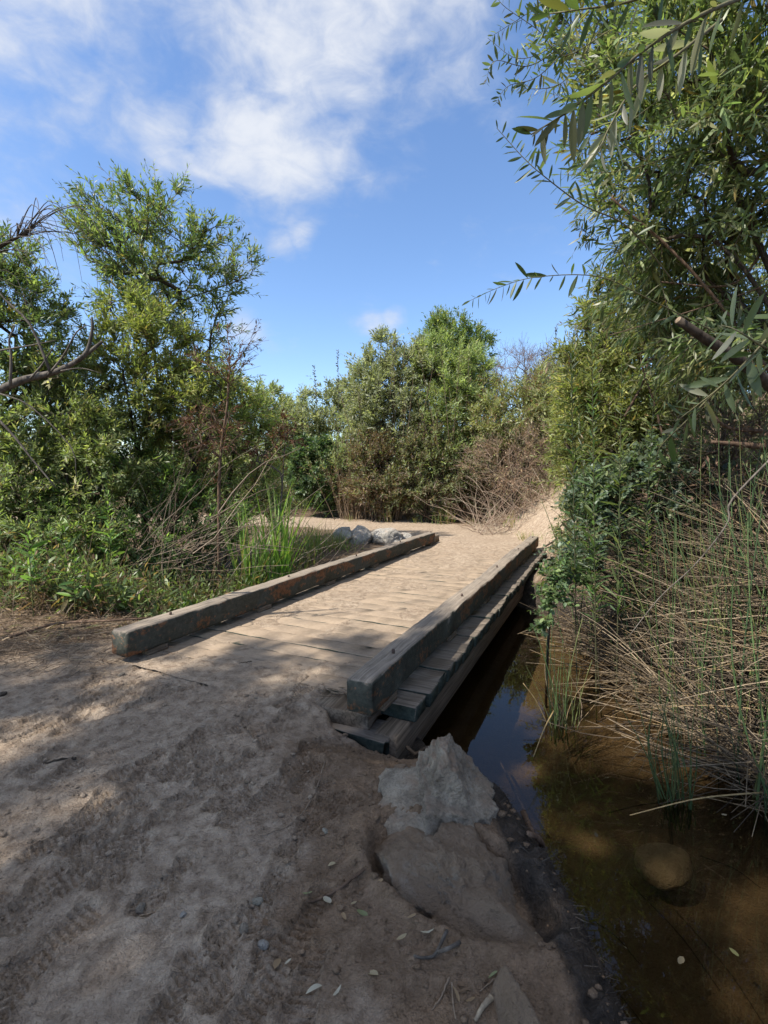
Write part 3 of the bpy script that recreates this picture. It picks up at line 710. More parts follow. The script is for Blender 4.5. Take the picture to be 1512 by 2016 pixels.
def plant(name, label, cat, base, ells, n=120, trunks=None, tw=6, twL=.34, nl=12, leaf=(.085, .24), kind='F', pal=None, droop=.12, ang=.75,
          up=.12, r_tip=.004, r_pow=.46, seed=0, group=None, bark=None, twig_col=(.10, .075, .05), nobj=0, shell=.5, crown='crown', flat=.5, twig_up=.35, dry=False,
          nstem=1, bare=0.0, pinnate=False, zmin=None, out=.6, rmax=.2, fine=True):
    r = np.random.default_rng(seed + 1000)
    if len(base) == 2: base = (base[0], base[1], gz(*base) - .03)
    base = np.array(base, float); t = thing(name, base, label, cat, group)
    ells = [tuple(e) for e in ells]
    tg = sample_ell(ells, n, r, shell)
    zg = ground_z(tg[:, 0], tg[:, 1]) + .08; tg[:, 2] = np.maximum(tg[:, 2], zg)
    if trunks is None:
        cen = np.mean([e[:3] for e in ells], 0); trunks = []
        for k in range(nstem):
            b = base + np.append(r.normal(0, .12 if nstem > 1 else 0, 2), 0)
            e = ells[k % len(ells)]; aim = np.array(e[:3]) + (r.normal(0, .45, 3) * np.array(e[3:6]) if nstem > 1 else 0)
            mid = b * .55 + aim * .45 + np.append(r.normal(0, .12, 2), .1)
            trunks.append(spline([b, mid, aim], 8))
    NA, DA, par, tips = skeleton([np.asarray(x, float) for x in trunks], tg, r, up=up)
    w = np.zeros(len(NA)); w[tips] = 1
    for i in range(len(NA) - 1, 0, -1):
        if par[i] >= 0: w[par[i]] += w[i]
    rad = np.minimum(r_tip * np.maximum(w, .6) ** r_pow, rmax)
    for x in trunks[:1]: pass
    ch = np.where(par >= 0)[0]; A = NA[par[ch]] - base; B = NA[ch] - base; ra, rb = np.minimum(rad[par[ch]], rad[ch] * 1.35), rad[ch]
    thick = rb > r_tip * 4 ** r_pow * 1.3
    thick |= ch < len(trunks[0])
    if thick.any():
        V, Q = frusta(A[thick], B[thick] + norm(B[thick] - A[thick]) * rb[thick, None] * .3, ra[thick], rb[thick], 7)
        mk('trunk', V, Q, bark or M_BARK_D, t, smooth=True)
    V, Q = frusta(A[~thick], B[~thick], ra[~thick], rb[~thick], 3); tubes = [(V, Q)]
    # twigs
    hosts = np.concatenate([tips, np.array([par[i] for i in tips]), r.choice(ch, len(tips))])
    hosts = hosts[(NA[hosts, 2] > base[2] + .15)]
    if zmin is not None: hosts = hosts[NA[hosts, 2] > zmin]
    tot = n * tw; hi = r.choice(hosts, tot); cen = np.average([e[:3] for e in ells], 0, weights=[e[3] for e in ells])
    P0 = NA[hi]; outw = norm(P0 - cen)
    D0 = norm(DA[hi] * .7 + outw * out + np.array([0, 0, twig_up]) + r.normal(0, .55, (tot, 3)))
    L = twL * np.clip(r.normal(1, .28, tot), .35, 1.8)
    tp, P, D, Nv, LL, WW, C = twig_leaves(P0, D0, L, nl, leaf, droop, ang, r, pal or palette(GREEN, [4, 3, 2, 1]), flat=flat, pinnate=pinnate)
    if kind == 'F': tp = tp[:, [0, 3]]
    else: tp = tp[:, [0, 2, 3]]
    sg = tp.shape[1] - 1; a = (tp[:, :-1] - base).reshape(-1, 3); b_ = (tp[:, 1:] - base).reshape(-1, 3)
    ta = np.tile(np.linspace(1, .6, sg), tot) * r_tip * .6
    if fine: tubes.append(frusta(a, b_, ta, ta * .75, 3))
    V, T = join(tubes); mk('twigs', V, T, M_STEM, t, col=np.array(twig_col)[None])['kind'] = 'stuff'
    if bare > 0:
        keep = np.repeat(r.random(tot) > bare, nl); P, D, Nv, LL, WW, C = (q[keep] for q in (P, D, Nv, LL, WW, C))
    P = P - base
    if nobj:
        dep = np.where((P + base)[:, 1] > .6, (P + base)[:, 1], 99)
        px = (P + base)[:, 0] / dep; pz = ((P + base)[:, 2] - CAM_H) / dep
        ok = (np.abs(px) < .80) & (np.abs(pz) < .98)
        sc = np.where(ok, LL / dep, 0); pick = np.zeros(len(P), bool); pick[np.argsort(-sc)[:nobj]] = True; pick &= ok
        leaf_objects(t, P[pick], D[pick], Nv[pick], LL[pick], WW[pick], C[pick], 'N' if kind in 'FMN' else kind, dry)
        P, D, Nv, LL, WW, C = (q[~pick] for q in (P, D, Nv, LL, WW, C))
    if len(P):
        V, T, CC = leaf_mesh(P, D, Nv, LL, WW, C, kind)
        o = mk(crown, V, T, M_DRYLEAF if dry else M_LEAF, t, col=CC, smooth=(kind != 'F')); o['kind'] = 'stuff'
    return t
def wands(name, label, px, D, w, top, n, seed, pal, low=BROWN_COLS, lowfrac=.3, leaf=(.15, .24), nt=7, nl=8, twL=.5, cat='shrub', group=None, y2=.6, stemcol=(.20, .145, .10), minh=.45):
    """shrub of many upright leafy wands from one crown; its lowest leaves are dry"""
    r = np.random.default_rng(seed); x, y = (px - 756) / F_PX * D, D; z = gz(x, y) - .03; base = np.array([x, y, z]); t = thing(name, base, label, cat, group)
    H = at(px, top, D)[2] - z
    a = r.uniform(0, 6.28, n); q = np.sqrt(r.random(n)); off = np.stack([np.cos(a) * q * w, np.sin(a) * q * w * y2], 1)
    P0 = np.stack([x + off[:, 0] * .45, y + off[:, 1] * .45, np.zeros(n)], 1); P0[:, 2] = ground_z(P0[:, 0], P0[:, 1])
    P0[:, :2] += r.normal(0, .18, (n, 2))
    L = H * (1 - .42 * q ** 2) * r.uniform(minh, 1.0, n) ; tipo = off * .7
    D0 = norm(np.stack([tipo[:, 0], tipo[:, 1], L], 1) + r.normal(0, .10, (n, 3)) * L[:, None]); ns = 6; u = np.linspace(0, 1, ns)
    sp = P0[:, None] + D0[:, None] * (L[:, None] * u)[..., None] + np.cumsum(r.normal(0, .02, (n, ns, 3)), 1) * u[None, :, None]
    A = sp[:, :-1].reshape(-1, 3) - base; B = sp[:, 1:].reshape(-1, 3) - base; rr = np.tile(np.linspace(.016, .005, ns - 1), n) * (H / 5)
    V, Q = frusta(A, B, rr, rr * .8, 3); mk('stems', V, Q, M_STEM, t, col=np.array(stemcol)[None])['kind'] = 'stuff'
    ui = r.uniform(.12, 1, (n, nt)) ** .8; k = ui * (ns - 1); i0 = np.minimum(k.astype(int), ns - 2); fr = (k - i0)[..., None]; idx = np.arange(n)[:, None]
    T0 = (sp[idx, i0] * (1 - fr) + sp[idx, i0 + 1] * fr).reshape(-1, 3); m = n * nt
    Dt = norm(np.repeat(D0, nt, 0) * .9 + r.normal(0, .55, (m, 3)) + [0, 0, .25]); Lt = twL * r.uniform(.5, 1.3, m)
    tp, P, D_, Nv, LL, WW, C = twig_leaves(T0, Dt, Lt, nl, leaf, .1, .75, r, pal)
    hf = np.clip((P[:, 2] - z) / H, 0, 1); dead = r.random(len(P)) < np.clip((lowfrac - hf) / .16 + .5, .03, .9)
    lc = np.array(low); C[dead] = lc[r.integers(0, len(lc), dead.sum())] * r.uniform(.7, 1.25, (dead.sum(), 1)); LL[dead] *= .7; WW[dead] *= .7
    tg = tp[:, [0, 3]]; V, Q = frusta(tg[:, 0] - base, tg[:, 1] - base, np.full(m, .004), np.full(m, .002), 3); mk('twigs', V, Q, M_STEM, t, col=np.array(stemcol)[None])['kind'] = 'stuff'
    V, T, CC = leaf_mesh(P - base, D_, Nv, LL, WW, C, 'F'); mk('foliage', V, T, M_LEAF, t, col=CC)['kind'] = 'stuff'
    return t
def E(px, py, D, rx, rz, ry=None, w=1):
    """ellipsoid: centre seen at a pixel at distance D, half sizes in metres"""
    c = at(px, py, D); return (c[0], c[1], c[2], rx, ry if ry else (rx + rz) * .45, rz, w)
def XY(px, D): return ((px - 756) / F_PX * D, D)
WILLOW = palette([(.062, .100, .032), (.045, .078, .028), (.088, .125, .042), (.12, .14, .05), (.16, .12, .04)], [5, 4, 3, 1.5, .3])
YGREEN = palette([(.098, .128, .034), (.08, .112, .032), (.13, .15, .042), (.20, .16, .06), (.06, .09, .028)], [4, 4, 2, .8, 2])
MULE = palette([(.082, .115, .045), (.105, .135, .055), (.065, .092, .038), (.14, .155, .065), (.13, .085, .045)], [4, 4, 2, 1.5, .9])
BROWN = palette([(.15, .085, .045), (.20, .13, .075), (.10, .055, .032), (.25, .18, .11)], [3, 3, 2, 1])
RUST = palette([(.085, .036, .02), (.065, .032, .02), (.11, .06, .034), (.07, .075, .03)], [3, 2, 1.5, 1])
DARKG = palette([(.030, .058, .024), (.042, .072, .030), (.060, .088, .034)], [4, 3, 1])
BLUEG = palette([(.05, .078, .043), (.064, .096, .052), (.038, .061, .034), (.09, .118, .05)], [4, 3, 2, .7])
HERB = palette([(.07, .135, .030), (.095, .165, .036), (.05, .10, .026), (.15, .17, .05)], [4, 3, 2, .5])

def build_left():
    b = XY(330, 9.6); z0 = gz(*b) - .05
    tr = [np.array([(b[0], b[1], z0), *[at(q[0], q[1], 9.6) for q in ((318, 880), (310, 740), (282, 600))]]),]
    tr = [spline(tr[0], 14)]
    tr += [spline([at(282, 600, 9.6), at(250, 530, 9.5), at(208, 455, 9.4), at(185, 385, 9.3)], 9),
           spline([at(305, 650, 9.6), at(345, 600, 9.6), at(420, 570, 9.6), at(490, 545, 9.7)], 9),
           spline([at(282, 600, 9.6), at(320, 500, 9.8), at(330, 420, 9.9)], 7)]
    plant('willow_tree', 'tall willow with dark forked limbs and open crown rising above the thicket', 'tree', (b[0], b[1], z0),
          [E(290, 480, 9.5, 1.3, .95, 1.0), E(440, 530, 9.6, .75, .7, .7), E(185, 430, 9.3, .6, .5, .6), E(400, 640, 9.6, .8, .5, .6, .5), E(300, 590, 9.5, 1.1, .6, .8), E(205, 375, 9.4, .28, .3, .3), E(285, 375, 9.4, .3, .3, .3), E(400, 440, 9.5, .5, .4, .4), E(430, 740, 9.4, .6, .5, .6)],
          n=240, trunks=tr, tw=7, twL=.42, nl=10, leaf=(.118, .27), kind='F', pal=WILLOW, seed=1, r_tip=.0052, droop=.06, shell=.2, twig_up=.5)
    plant('willow_tree', 'dark willow at the left edge with a few orange leaves near its tip', 'tree', XY(-10, 7.4),
          [E(20, 600, 7.4, .75, .9, .7), E(70, 690, 7.4, .7, .7, .7), E(-60, 560, 7.4, .8, .9, .8), E(20, 850, 7.3, .9, .9, .7)], n=300, tw=8, twL=.32, nl=11, leaf=(.092, .28), pal=WILLOW, seed=2, shell=.3, nstem=3)
    plant('willow_shrub', 'bright yellow green willow shrub below the forked crown', 'shrub', XY(290, 8.3),
          [E(280, 690, 8.3, .95, .7, .7), E(220, 790, 8.2, 1.2, .8, .8), E(380, 800, 8.3, 1.0, .8, .7), E(265, 610, 8.3, .55, .4, .4)], n=340, tw=8, twL=.34, nl=11, leaf=(.10, .27), pal=YGREEN, seed=3, nstem=4, shell=.35)
    plant('willow_shrub', 'shaded olive willow shrub behind the grey dead limb', 'shrub', XY(90, 7.2),
          [E(80, 830, 7.2, 1.1, .9, .7), E(20, 960, 7.0, .9, .7, .6), E(190, 930, 7.2, .8, .8, .6)], n=260, tw=7, twL=.32, nl=11, leaf=(.095, .27), pal=palette([(.10, .14, .045), (.13, .165, .06), (.07, .105, .035), (.18, .19, .09)], [4, 3, 3, 1]), seed=4, nstem=4, shell=.3)
    plant('mulefat_shrub', 'green and yellow shrub filling the thicket behind the bare brush', 'shrub', XY(400, 9),
          [E(430, 830, 9.0, 1.1, .8, .7), E(350, 930, 8.6, 1.1, .7, .7), E(510, 890, 9.6, .7, .8, .6), E(470, 1000, 9.2, .9, .6, .6)], n=290, tw=7, twL=.34, nl=11, leaf=(.098, .25), pal=palette([(.10, .15, .04), (.14, .18, .05), (.07, .11, .033), (.18, .11, .05)], [3, 3, 3, 1]), seed=5, nstem=6, shell=.3)
    plant('willow_shrub', 'deep green shrub low behind the tall weeds', 'shrub', XY(250, 7.8),
          [E(240, 960, 7.8, 1.2, .75, .6), E(400, 1030, 8.0, .9, .6, .6), E(90, 1030, 7.0, .9, .55, .5), E(250, 1070, 7.0, 1.0, .5, .5)], n=280, tw=7, twL=.32, nl=10, leaf=(.098, .28), pal=palette([(.065, .12, .032), (.095, .155, .042), (.045, .085, .028)], [3, 3, 2]), seed=6, nstem=7, shell=.2)
    plant('mulefat_shrub', 'low sprawling shrub under the olive willow at the left edge', 'shrub', XY(60, 6.4),
          [E(40, 1060, 6.3, .8, .55, .5), E(150, 1060, 6.6, .7, .5, .5), E(-40, 1000, 6.5, .7, .6, .5)], n=240, tw=7, twL=.28, nl=10, leaf=(.09, .25), pal=palette([(.09, .135, .045), (.12, .16, .06), (.06, .095, .035), (.16, .12, .06)], [3, 3, 2, .8]), seed=9, nstem=7, shell=.1)
    # reddish sapling with dead leaves
    b = XY(425, 7.2); z0 = gz(*b)
    tr = [spline([(b[0], b[1], z0), at(432, 930, 7.2), at(447, 800, 7.2), at(452, 720, 7.2)], 14), spline([at(452, 725, 7.2), at(440, 680, 7.2), at(425, 640, 7.2)], 6), spline([at(452, 725, 7.2), at(475, 700, 7.2), at(505, 655, 7.2)], 6)]
    plant('dying_sapling', 'thin upright sapling hung with dry red brown leaves', 'sapling', (b[0], b[1], z0),
          [E(430, 720, 7.2, .38, .32, .3), E(470, 690, 7.2, .35, .28, .3), E(420, 840, 7.2, .45, .4, .4, .7)], n=70, trunks=tr, tw=5, twL=.28, nl=8, leaf=(.07, .3), pal=RUST, seed=7, bark=M_BARK_B, r_tip=.004, dry=True, droop=.35, bare=.62, twig_col=(.12, .07, .05))
    plant('dying_branch', 'fallen branch with drooping rust coloured leaves beside the dark bush', 'branch', XY(520, 8.4),
          [E(562, 850, 8.4, .25, .28, .2), E(520, 880, 8.4, .3, .3, .2)], n=26, tw=6, twL=.22, nl=8, leaf=(.075, .32), pal=RUST, seed=8, dry=True, droop=.5, bark=M_BARK_G, twig_col=(.2, .15, .11), bare=.3)
build_left()

def sticks(name, label, cat, segs, col, parent_loc, group=None, kind='stuff', part='stick', seed=0, wob=.02, k=4, n=6):
    """a bundle of dead sticks; each stick is its own part"""
    r = np.random.default_rng(seed); t = thing(name, parent_loc, label, cat, group); base = np.array(parent_loc)
    for a, b_, ra in segs:
        a = np.asarray(a, float); b_ = np.asarray(b_, float); L = np.linalg.norm(b_ - a)
        P = np.linspace(0, 1, n)[:, None] * (b_ - a) + a
        bow = norm(r.normal(0, 1, 3)) * L * r.uniform(0, wob * 4); P += np.sin(np.linspace(0, np.pi, n))[:, None] * bow + r.normal(0, wob * L * .25, (n, 3)) * np.r_[0, np.ones(n - 1)][:, None]
        V, T = tube(P - base, np.linspace(ra, ra * .35, n), k, False)
        c = np.array(col[int(r.integers(len(col)))]) * r.uniform(.75, 1.25)
        mk(part, V, T, M_STEM, t, col=c[None], smooth=True)
    return t
PALE = [(.24, .185, .135), (.17, .125, .09), (.30, .245, .19), (.12, .08, .055)]
def build_dead_wood():
    r = np.random.default_rng(77)
    # grey dead limb reaching in from the left
    pts = [(-260, 1000), (-150, 860), (-40, 790), (40, 750), (110, 732), (160, 705), (202, 672)]
    D = 4.0; P = spline([at(px, py, D + .02 * i) for i, (px, py) in enumerate(pts)], 30); P[0, 2] = gz(P[0, 0], P[0, 1]) - .05
    t = thing('dead_limb', P[0], 'thick grey dead limb leaning in from the left edge with a broken tip', 'dead branch')
    V, T = tube(P - P[0], np.linspace(.050, .012, 30) * (1 + .1 * np.sin(np.arange(30) * 1.9)), 10); mk('limb', V, T, M_BARK_G, t, smooth=True)
    for q, ra in (([(150, 712), (172, 690), (182, 645), (180, 625)], .018), ([(95, 738), (125, 700), (150, 655), (170, 640)], .009), ([(60, 745), (85, 715), (110, 675)], .008), ([(20, 760), (22, 700), (18, 670), (30, 640)], .012), ([(120, 730), (160, 725), (200, 735)], .006),
                  ([(-40, 790), (20, 850), (60, 900), (110, 960)], .012), ([(0, 775), (60, 800), (140, 880), (150, 940)], .007), ([(100, 735), (60, 640), (10, 590), (-10, 560)], .012), ([(0, 690), (60, 680), (110, 670)], .008)):
        S = spline([at(a, b_, D - .05) for a, b_ in q], 10); V, T = tube(S - P[0], np.linspace(ra, ra * .4, 10), 6); mk('side_branch', V, T, M_BARK_G, t, smooth=True)
    # bare arching twigs, upper left
    P = spline([at(-330, 1050, 5.6), at(-250, 800, 5.6), at(-130, 600, 5.6), at(-20, 500, 5.6), at(60, 455, 5.6)], 24); P[0, 2] = gz(P[0, 0], P[0, 1]) - .05
    t = thing('bare_tree', P[0], 'bare tree arching thin dead twigs across the sky at the left edge', 'dead tree')
    V, T = tube(P - P[0], np.linspace(.06, .008, 24), 7); mk('trunk', V, T, M_BARK_D, t, smooth=True)
    for k in range(44):
        s = P[int(r.integers(13, 24))]; a = s + np.array([r.uniform(.1, .75), r.normal(0, .15), r.uniform(-.02, .35)]); b_ = a + np.array([r.uniform(.05, .4), r.normal(0, .1), r.uniform(-.75, .1)])
        S = spline([s, (s + a) / 2 + np.array([0, 0, .1]), a, b_], 10); V, T = tube(S - P[0], np.linspace(r.uniform(.004, .009), .0018, 10), 4, False)
        mk('twig', V, T, M_STEM, t, col=np.array([[.085, .068, .055]]))
    # tangle of pale dead brush
    segs = []
    for k in range(75):
        bx = r.normal(310, 75); by = r.uniform(1040, 1140); D = r.uniform(6.2, 7.4); a = at(bx, by, D); a[2] = max(gz(a[0], a[1]), a[2] - .1)
        L = r.uniform(.7, 2.3); an = np.clip(r.normal(.85, .55), .1, 2.7); b_ = a + np.array([math.cos(an) * L, r.normal(0, .35), math.sin(an) * L * .85]); segs.append((a, b_, r.uniform(.0025, .0065)))
    for (x0, y0, x1, y1, ra) in [(205, 1170, 330, 1020, .010), (330, 1080, 480, 945, .008), (380, 1090, 560, 870, .008), (430, 1010, 590, 880, .011), (330, 1140, 250, 1200, .007), (415, 1020, 545, 960, .010)]:
        segs.append((at(x0, y0, 6.0), at(x1, y1, 6.8), ra))
    sticks('dead_brush', 'tangle of pale dead sticks leaning across the weeds behind the near curb beam', 'brush', segs, PALE, tuple(np.append(XY(350, 6.6), gz(*XY(350, 6.6)))), seed=78, wob=.045)
    segs = []
    for k in range(90):
        b0 = XY(r.normal(480, 60), r.uniform(7.6, 8.6)); a = np.array([b0[0], b0[1], gz(*b0)]); L = r.uniform(.8, 2.2); an = r.uniform(.5, 2.2)
        b_ = a + np.array([math.cos(an) * L, r.normal(0, .4), math.sin(an) * L]); segs.append((a, b_, r.uniform(.003, .008)))
    sticks('dead_brush', 'bare grey twigs standing in the thicket behind the cattails', 'brush', segs, [(.22, .17, .14), (.30, .24, .2), (.15, .1, .075)], tuple(np.append(XY(480, 8), gz(*XY(480, 8)))), seed=79, wob=.05)
    # dead branch lying by the near beam end
    P = spline([gnd(20, 1258), gnd(110, 1232, .03), gnd(210, 1226, .06), gnd(300, 1220, .05)], 12); P[:, 2] += .02
    V, T = tube(P - P[0], np.linspace(.016, .008, 12), 7); o = mk('fallen_stick', V, T, M_BARK_B, smooth=True, loc=P[0]); tag(o, 'long brown stick lying in the litter beside the near beam end', 'stick')
build_dead_wood()

def undergrowth(name, label, x, y, h, leaf, nl, pal, kind='F', seed=0, dry=False, lean=.3, stemcol=(.12, .11, .05), zmin=None):
    """uncountable low growth: many leafy stems rising from the ground"""
    r = np.random.default_rng(seed); n = len(x); z = ground_z(x, y) - .02; P0 = np.stack([x, y, z], 1)
    D0 = norm(np.stack([r.normal(0, lean, n), r.normal(0, lean, n), np.ones(n)], 1)); L = r.uniform(h[0], h[1], n) * (.45 + 1.1 * fbm(x * 1.1, y * 1.1, seed + 200, 3))
    if zmin is not None: L = L + np.maximum(zmin - z, 0)
    tp, P, D, Nv, LL, WW, C = twig_leaves(P0, D0, L, nl, leaf, .12, .9, r, pal, u0=.15, flat=.6)
    V, T, CC = leaf_mesh(P, D, Nv, LL, WW, C, kind); tp = tp[:, [0, 3]]
    S = frusta(tp[:, 0], tp[:, 1], np.full(n, .004), np.full(n, .0015), 3); V2, T2 = join([(V, T), S])
    o = mk(name, V2, T2, M_DRYLEAF if dry else M_LEAF, col=np.concatenate([CC, np.repeat(np.array(stemcol)[None], len(S[0]), 0)])); return tag(o, label, 'undergrowth', kind='stuff')
def build_undergrowth():
    r = np.random.default_rng(66)
    def pts(n, px0, px1, D0, D1, lo=.3, clear=True):
        D = r.uniform(D0, D1, n); x = (r.uniform(px0, px1, n) - 756) / F_PX * D; y = D
        m = path_e(x, y) > lo; t = x * NN[0] + y * NN[1]; s_ = x * U[0] + y * U[1]; m &= ~((t > -3.95) & (t < -.95) & (s_ > 2) & (s_ < 10.3)); return x[m], y[m]
    undergrowth('undergrowth', 'tangled green low growth covering the bank left of the bridge', *pts(1700, -40, 520, 5.0, 8.6), (.25, .85), (.115, .24), 9, palette([(.065, .10, .032), (.085, .125, .04), (.045, .075, .026), (.13, .125, .05), (.17, .11, .06)], [4, 3, 2, 1.2, 1.4]), 'M', 1, zmin=-.25)
    undergrowth('undergrowth', 'dry brown stems standing among the weeds left of the bridge', *pts(500, -40, 420, 4.8, 7.5), (.3, .8), (.05, .2), 5, BROWN, 'F', 2, True, .5, (.26, .19, .13), zmin=-.25)
    undergrowth('undergrowth', 'green and brown growth closing the ground behind the far path', *pts(3600, 250, 1000, 17.6, 25, .9), (.7, 1.7), (.14, .28), 11, palette([(.10, .14, .05), (.075, .11, .04), (.14, .17, .07), (.16, .11, .065)], [3, 3, 2, 1.2]), 'F', 3)
    undergrowth('undergrowth', 'dry weedy growth over the slope right of the far path', *pts(2600, 930, 1420, 12.6, 20, .7), (.3, .95), (.10, .26), 10, palette([(.13, .15, .06), (.18, .13, .08), (.24, .17, .11), (.10, .125, .05)], [3, 2.5, 1.5, 3]), 'F', 4, True, .4, (.27, .2, .14))
    x = r.uniform(2.6, 6.5, 1500); y = r.uniform(5.6, 11.5, 1500); m = (x > 3.3 + .035 * y) & ((x > 5) | (y < 8.6)); undergrowth('undergrowth', 'weedy green growth on the slope behind the bramble mound', x[m], y[m], (.25, .7), (.085, .3), 9, palette([(.10, .145, .05), (.14, .18, .06), (.07, .11, .045), (.2, .15, .09)], [3, 3, 2, 1]), 'F', 5)
# ---- tall weeds
def weed(name, label, x, y, h, seed, nobj=True, leafL=.11, lean=.08, pal=HERB, cat='weed', group='leafy weeds beside the bridge', nst=1, z=None):
    r = np.random.default_rng(seed); z = gz(x, y) - .02 if z is None else z; base = np.array([x, y, z]); t = thing(name, base, label, cat, group)
    for k in range(nst):
        hh = h * r.uniform(.75, 1.05); d = np.array([r.normal(0, lean), r.normal(0, lean), 1.]); o0 = np.array([r.normal(0, .04 * (nst > 1)), r.normal(0, .04 * (nst > 1)), 0])
        nl = int(hh / .030); P0 = (base + o0)[None]; D0 = norm(d)[None]
        tp, P, D, Nv, LL, WW, C = twig_leaves(P0, D0, np.array([hh]), nl, (leafL, .20), .02, .95, r, pal, u0=.12, flat=.6)
        u = np.linspace(0, 1, nl); LL = LL * (.55 + .65 * np.sin(np.pi * np.clip(u * .9 + .12, 0, 1))); WW = LL * .10
        dryl = u < .22; C[dryl] = np.array([.16, .11, .06]) * r.uniform(.6, 1.2, (dryl.sum(), 1)); D[dryl, 2] -= .9
        S = spline(tp[0] - base, 8); V, T = tube(S, np.linspace(.0055, .0022, 8) * (h / .9) ** .5, 5, False); mk('stalk', V, T, M_STEM, t, col=np.array([[.13, .14, .05]]), smooth=True)
        if nobj: leaf_objects(t, P - base, D, Nv, LL, WW, C, 'N')
        else:
            V, T, CC = leaf_mesh(P - base, D, Nv, LL, WW, C, 'M'); mk('leaves', V, T, M_LEAF, t, col=CC, smooth=True)['kind'] = 'stuff'
    return t
def build_weeds():
    r = np.random.default_rng(55)
    big = [(52, 1215, 5.0, 1.15, 'tall green weed nearest the left edge with narrow leaves'), (122, 1225, 4.9, 1.0, 'bushy green weed standing over the litter left of the beam'),
           (108, 1090, 5.9, 1.15, 'slender weed with a pale green tip among dark shrubs'), (160, 1080, 6.2, 1.75, 'very tall weed with a bright tip in front of the dark sapling trunks'),
           (208, 1085, 6.3, 1.9, 'tallest light green weed rising beside the thin bare stem'), (270, 1180, 5.4, .55, 'short leafy weed between the dead stick and the beam'),
           (20, 1150, 5.4, .8, 'weed with drooping lower leaves at the picture edge'), (340, 1120, 6.0, .75, 'fresh green weed in front of the brush tangle'),
           (330, 1010, 7.0, 1.3, 'upright weed growing through the dead sticks'), (365, 1060, 6.6, .9, 'leafy weed beside the leaning grey stick'), (190, 1190, 5.2, .7, 'low weed with wide leaves by the litter patch')]
    for i, (px, py, D, h, lab) in enumerate(big):
        x, y = XY(px, D); weed('tall_weed', lab, x, y, h, 500 + i, leafL=.16, nst=2, lean=.06)
    # green mat of low herbs right behind the near beam
    for i, (px, D, w) in enumerate([(350, 5.9, .55), (430, 6.3, .5), (390, 5.4, .4), (300, 5.6, .5), (470, 6.9, .45)]):
        b = XY(px, D); z = gz(*b)
        plant('low_herb', ['green herb mat behind the near half of the curb beam', 'low green herb patch near the cattails', 'herb patch tight behind the beam', 'small herb patch below the leaning stick', 'herb patch at the foot of the cattails'][i], 'herb', b,
              [(b[0], b[1], z + .16, w, w * .7, .2)], n=90, tw=4, twL=.14, nl=7, leaf=(.06, .42), kind='M', pal=HERB, seed=60 + i, nstem=6, shell=.1, r_tip=.0025, crown='foliage', twig_col=(.09, .11, .04), group='low herbs behind the curb beam')
build_weeds()
build_undergrowth()

# ---- cattails, sedge and grass
def blade_mesh(name, col, seed, bend=.25, w=.006, n=8, tipc=None):
    r = np.random.default_rng(seed); u = np.linspace(0, 1, n); a = bend * r.uniform(.5, 1.3)
    P = np.stack([a * u ** 2.2, np.zeros(n), u * (1 - .25 * a * u)], 1); ww = w * np.sin(np.pi * np.clip(.35 + .65 * u, 0, 1)) ** .7 + 1e-4
    V = np.concatenate([P + np.c_[np.zeros(n), ww, ww * .3], P, P + np.c_[np.zeros(n), -ww, ww * .3]])
    i = np.arange(n - 1); T = np.concatenate([np.stack([i, i + n, i + n + 1, i + 1], 1), np.stack([i + n, i + 2 * n, i + 2 * n + 1, i + n + 1], 1)])
    c = np.array(col)[None].repeat(3 * n, 0)
    if tipc is not None: k = np.tile(sstep(.6, 1, u), 3)[:, None]; c = c * (1 - k) + np.array(tipc) * k
    return mesh_data(name, V, T, M_LEAF, c, smooth=True)
def clump(name, label, x, y, n, h, spread, meshes, seed, part='blade', cat='grass', lean=.12, group=None, z=None):
    r = np.random.default_rng(seed); z = gz(x, y) - .03 if z is None else z; t = thing(name, (x, y, z), label, cat, group)
    for k in range(n):
        o = link(bpy.data.objects.new(part, meshes[int(r.integers(len(meshes)))])); o.parent = t
        dx, dy = r.normal(0, spread, 2); hh = h * np.clip(r.normal(1, .2), .4, 1.35)
        o.location = (dx, dy, max(0, gz(x + dx, y + dy) - z - .03) if spread > .2 else 0); o.rotation_euler = (r.normal(0, lean), r.normal(0, lean), r.uniform(0, 6.28)); o.scale = (hh, hh ** .3, hh)
    return t
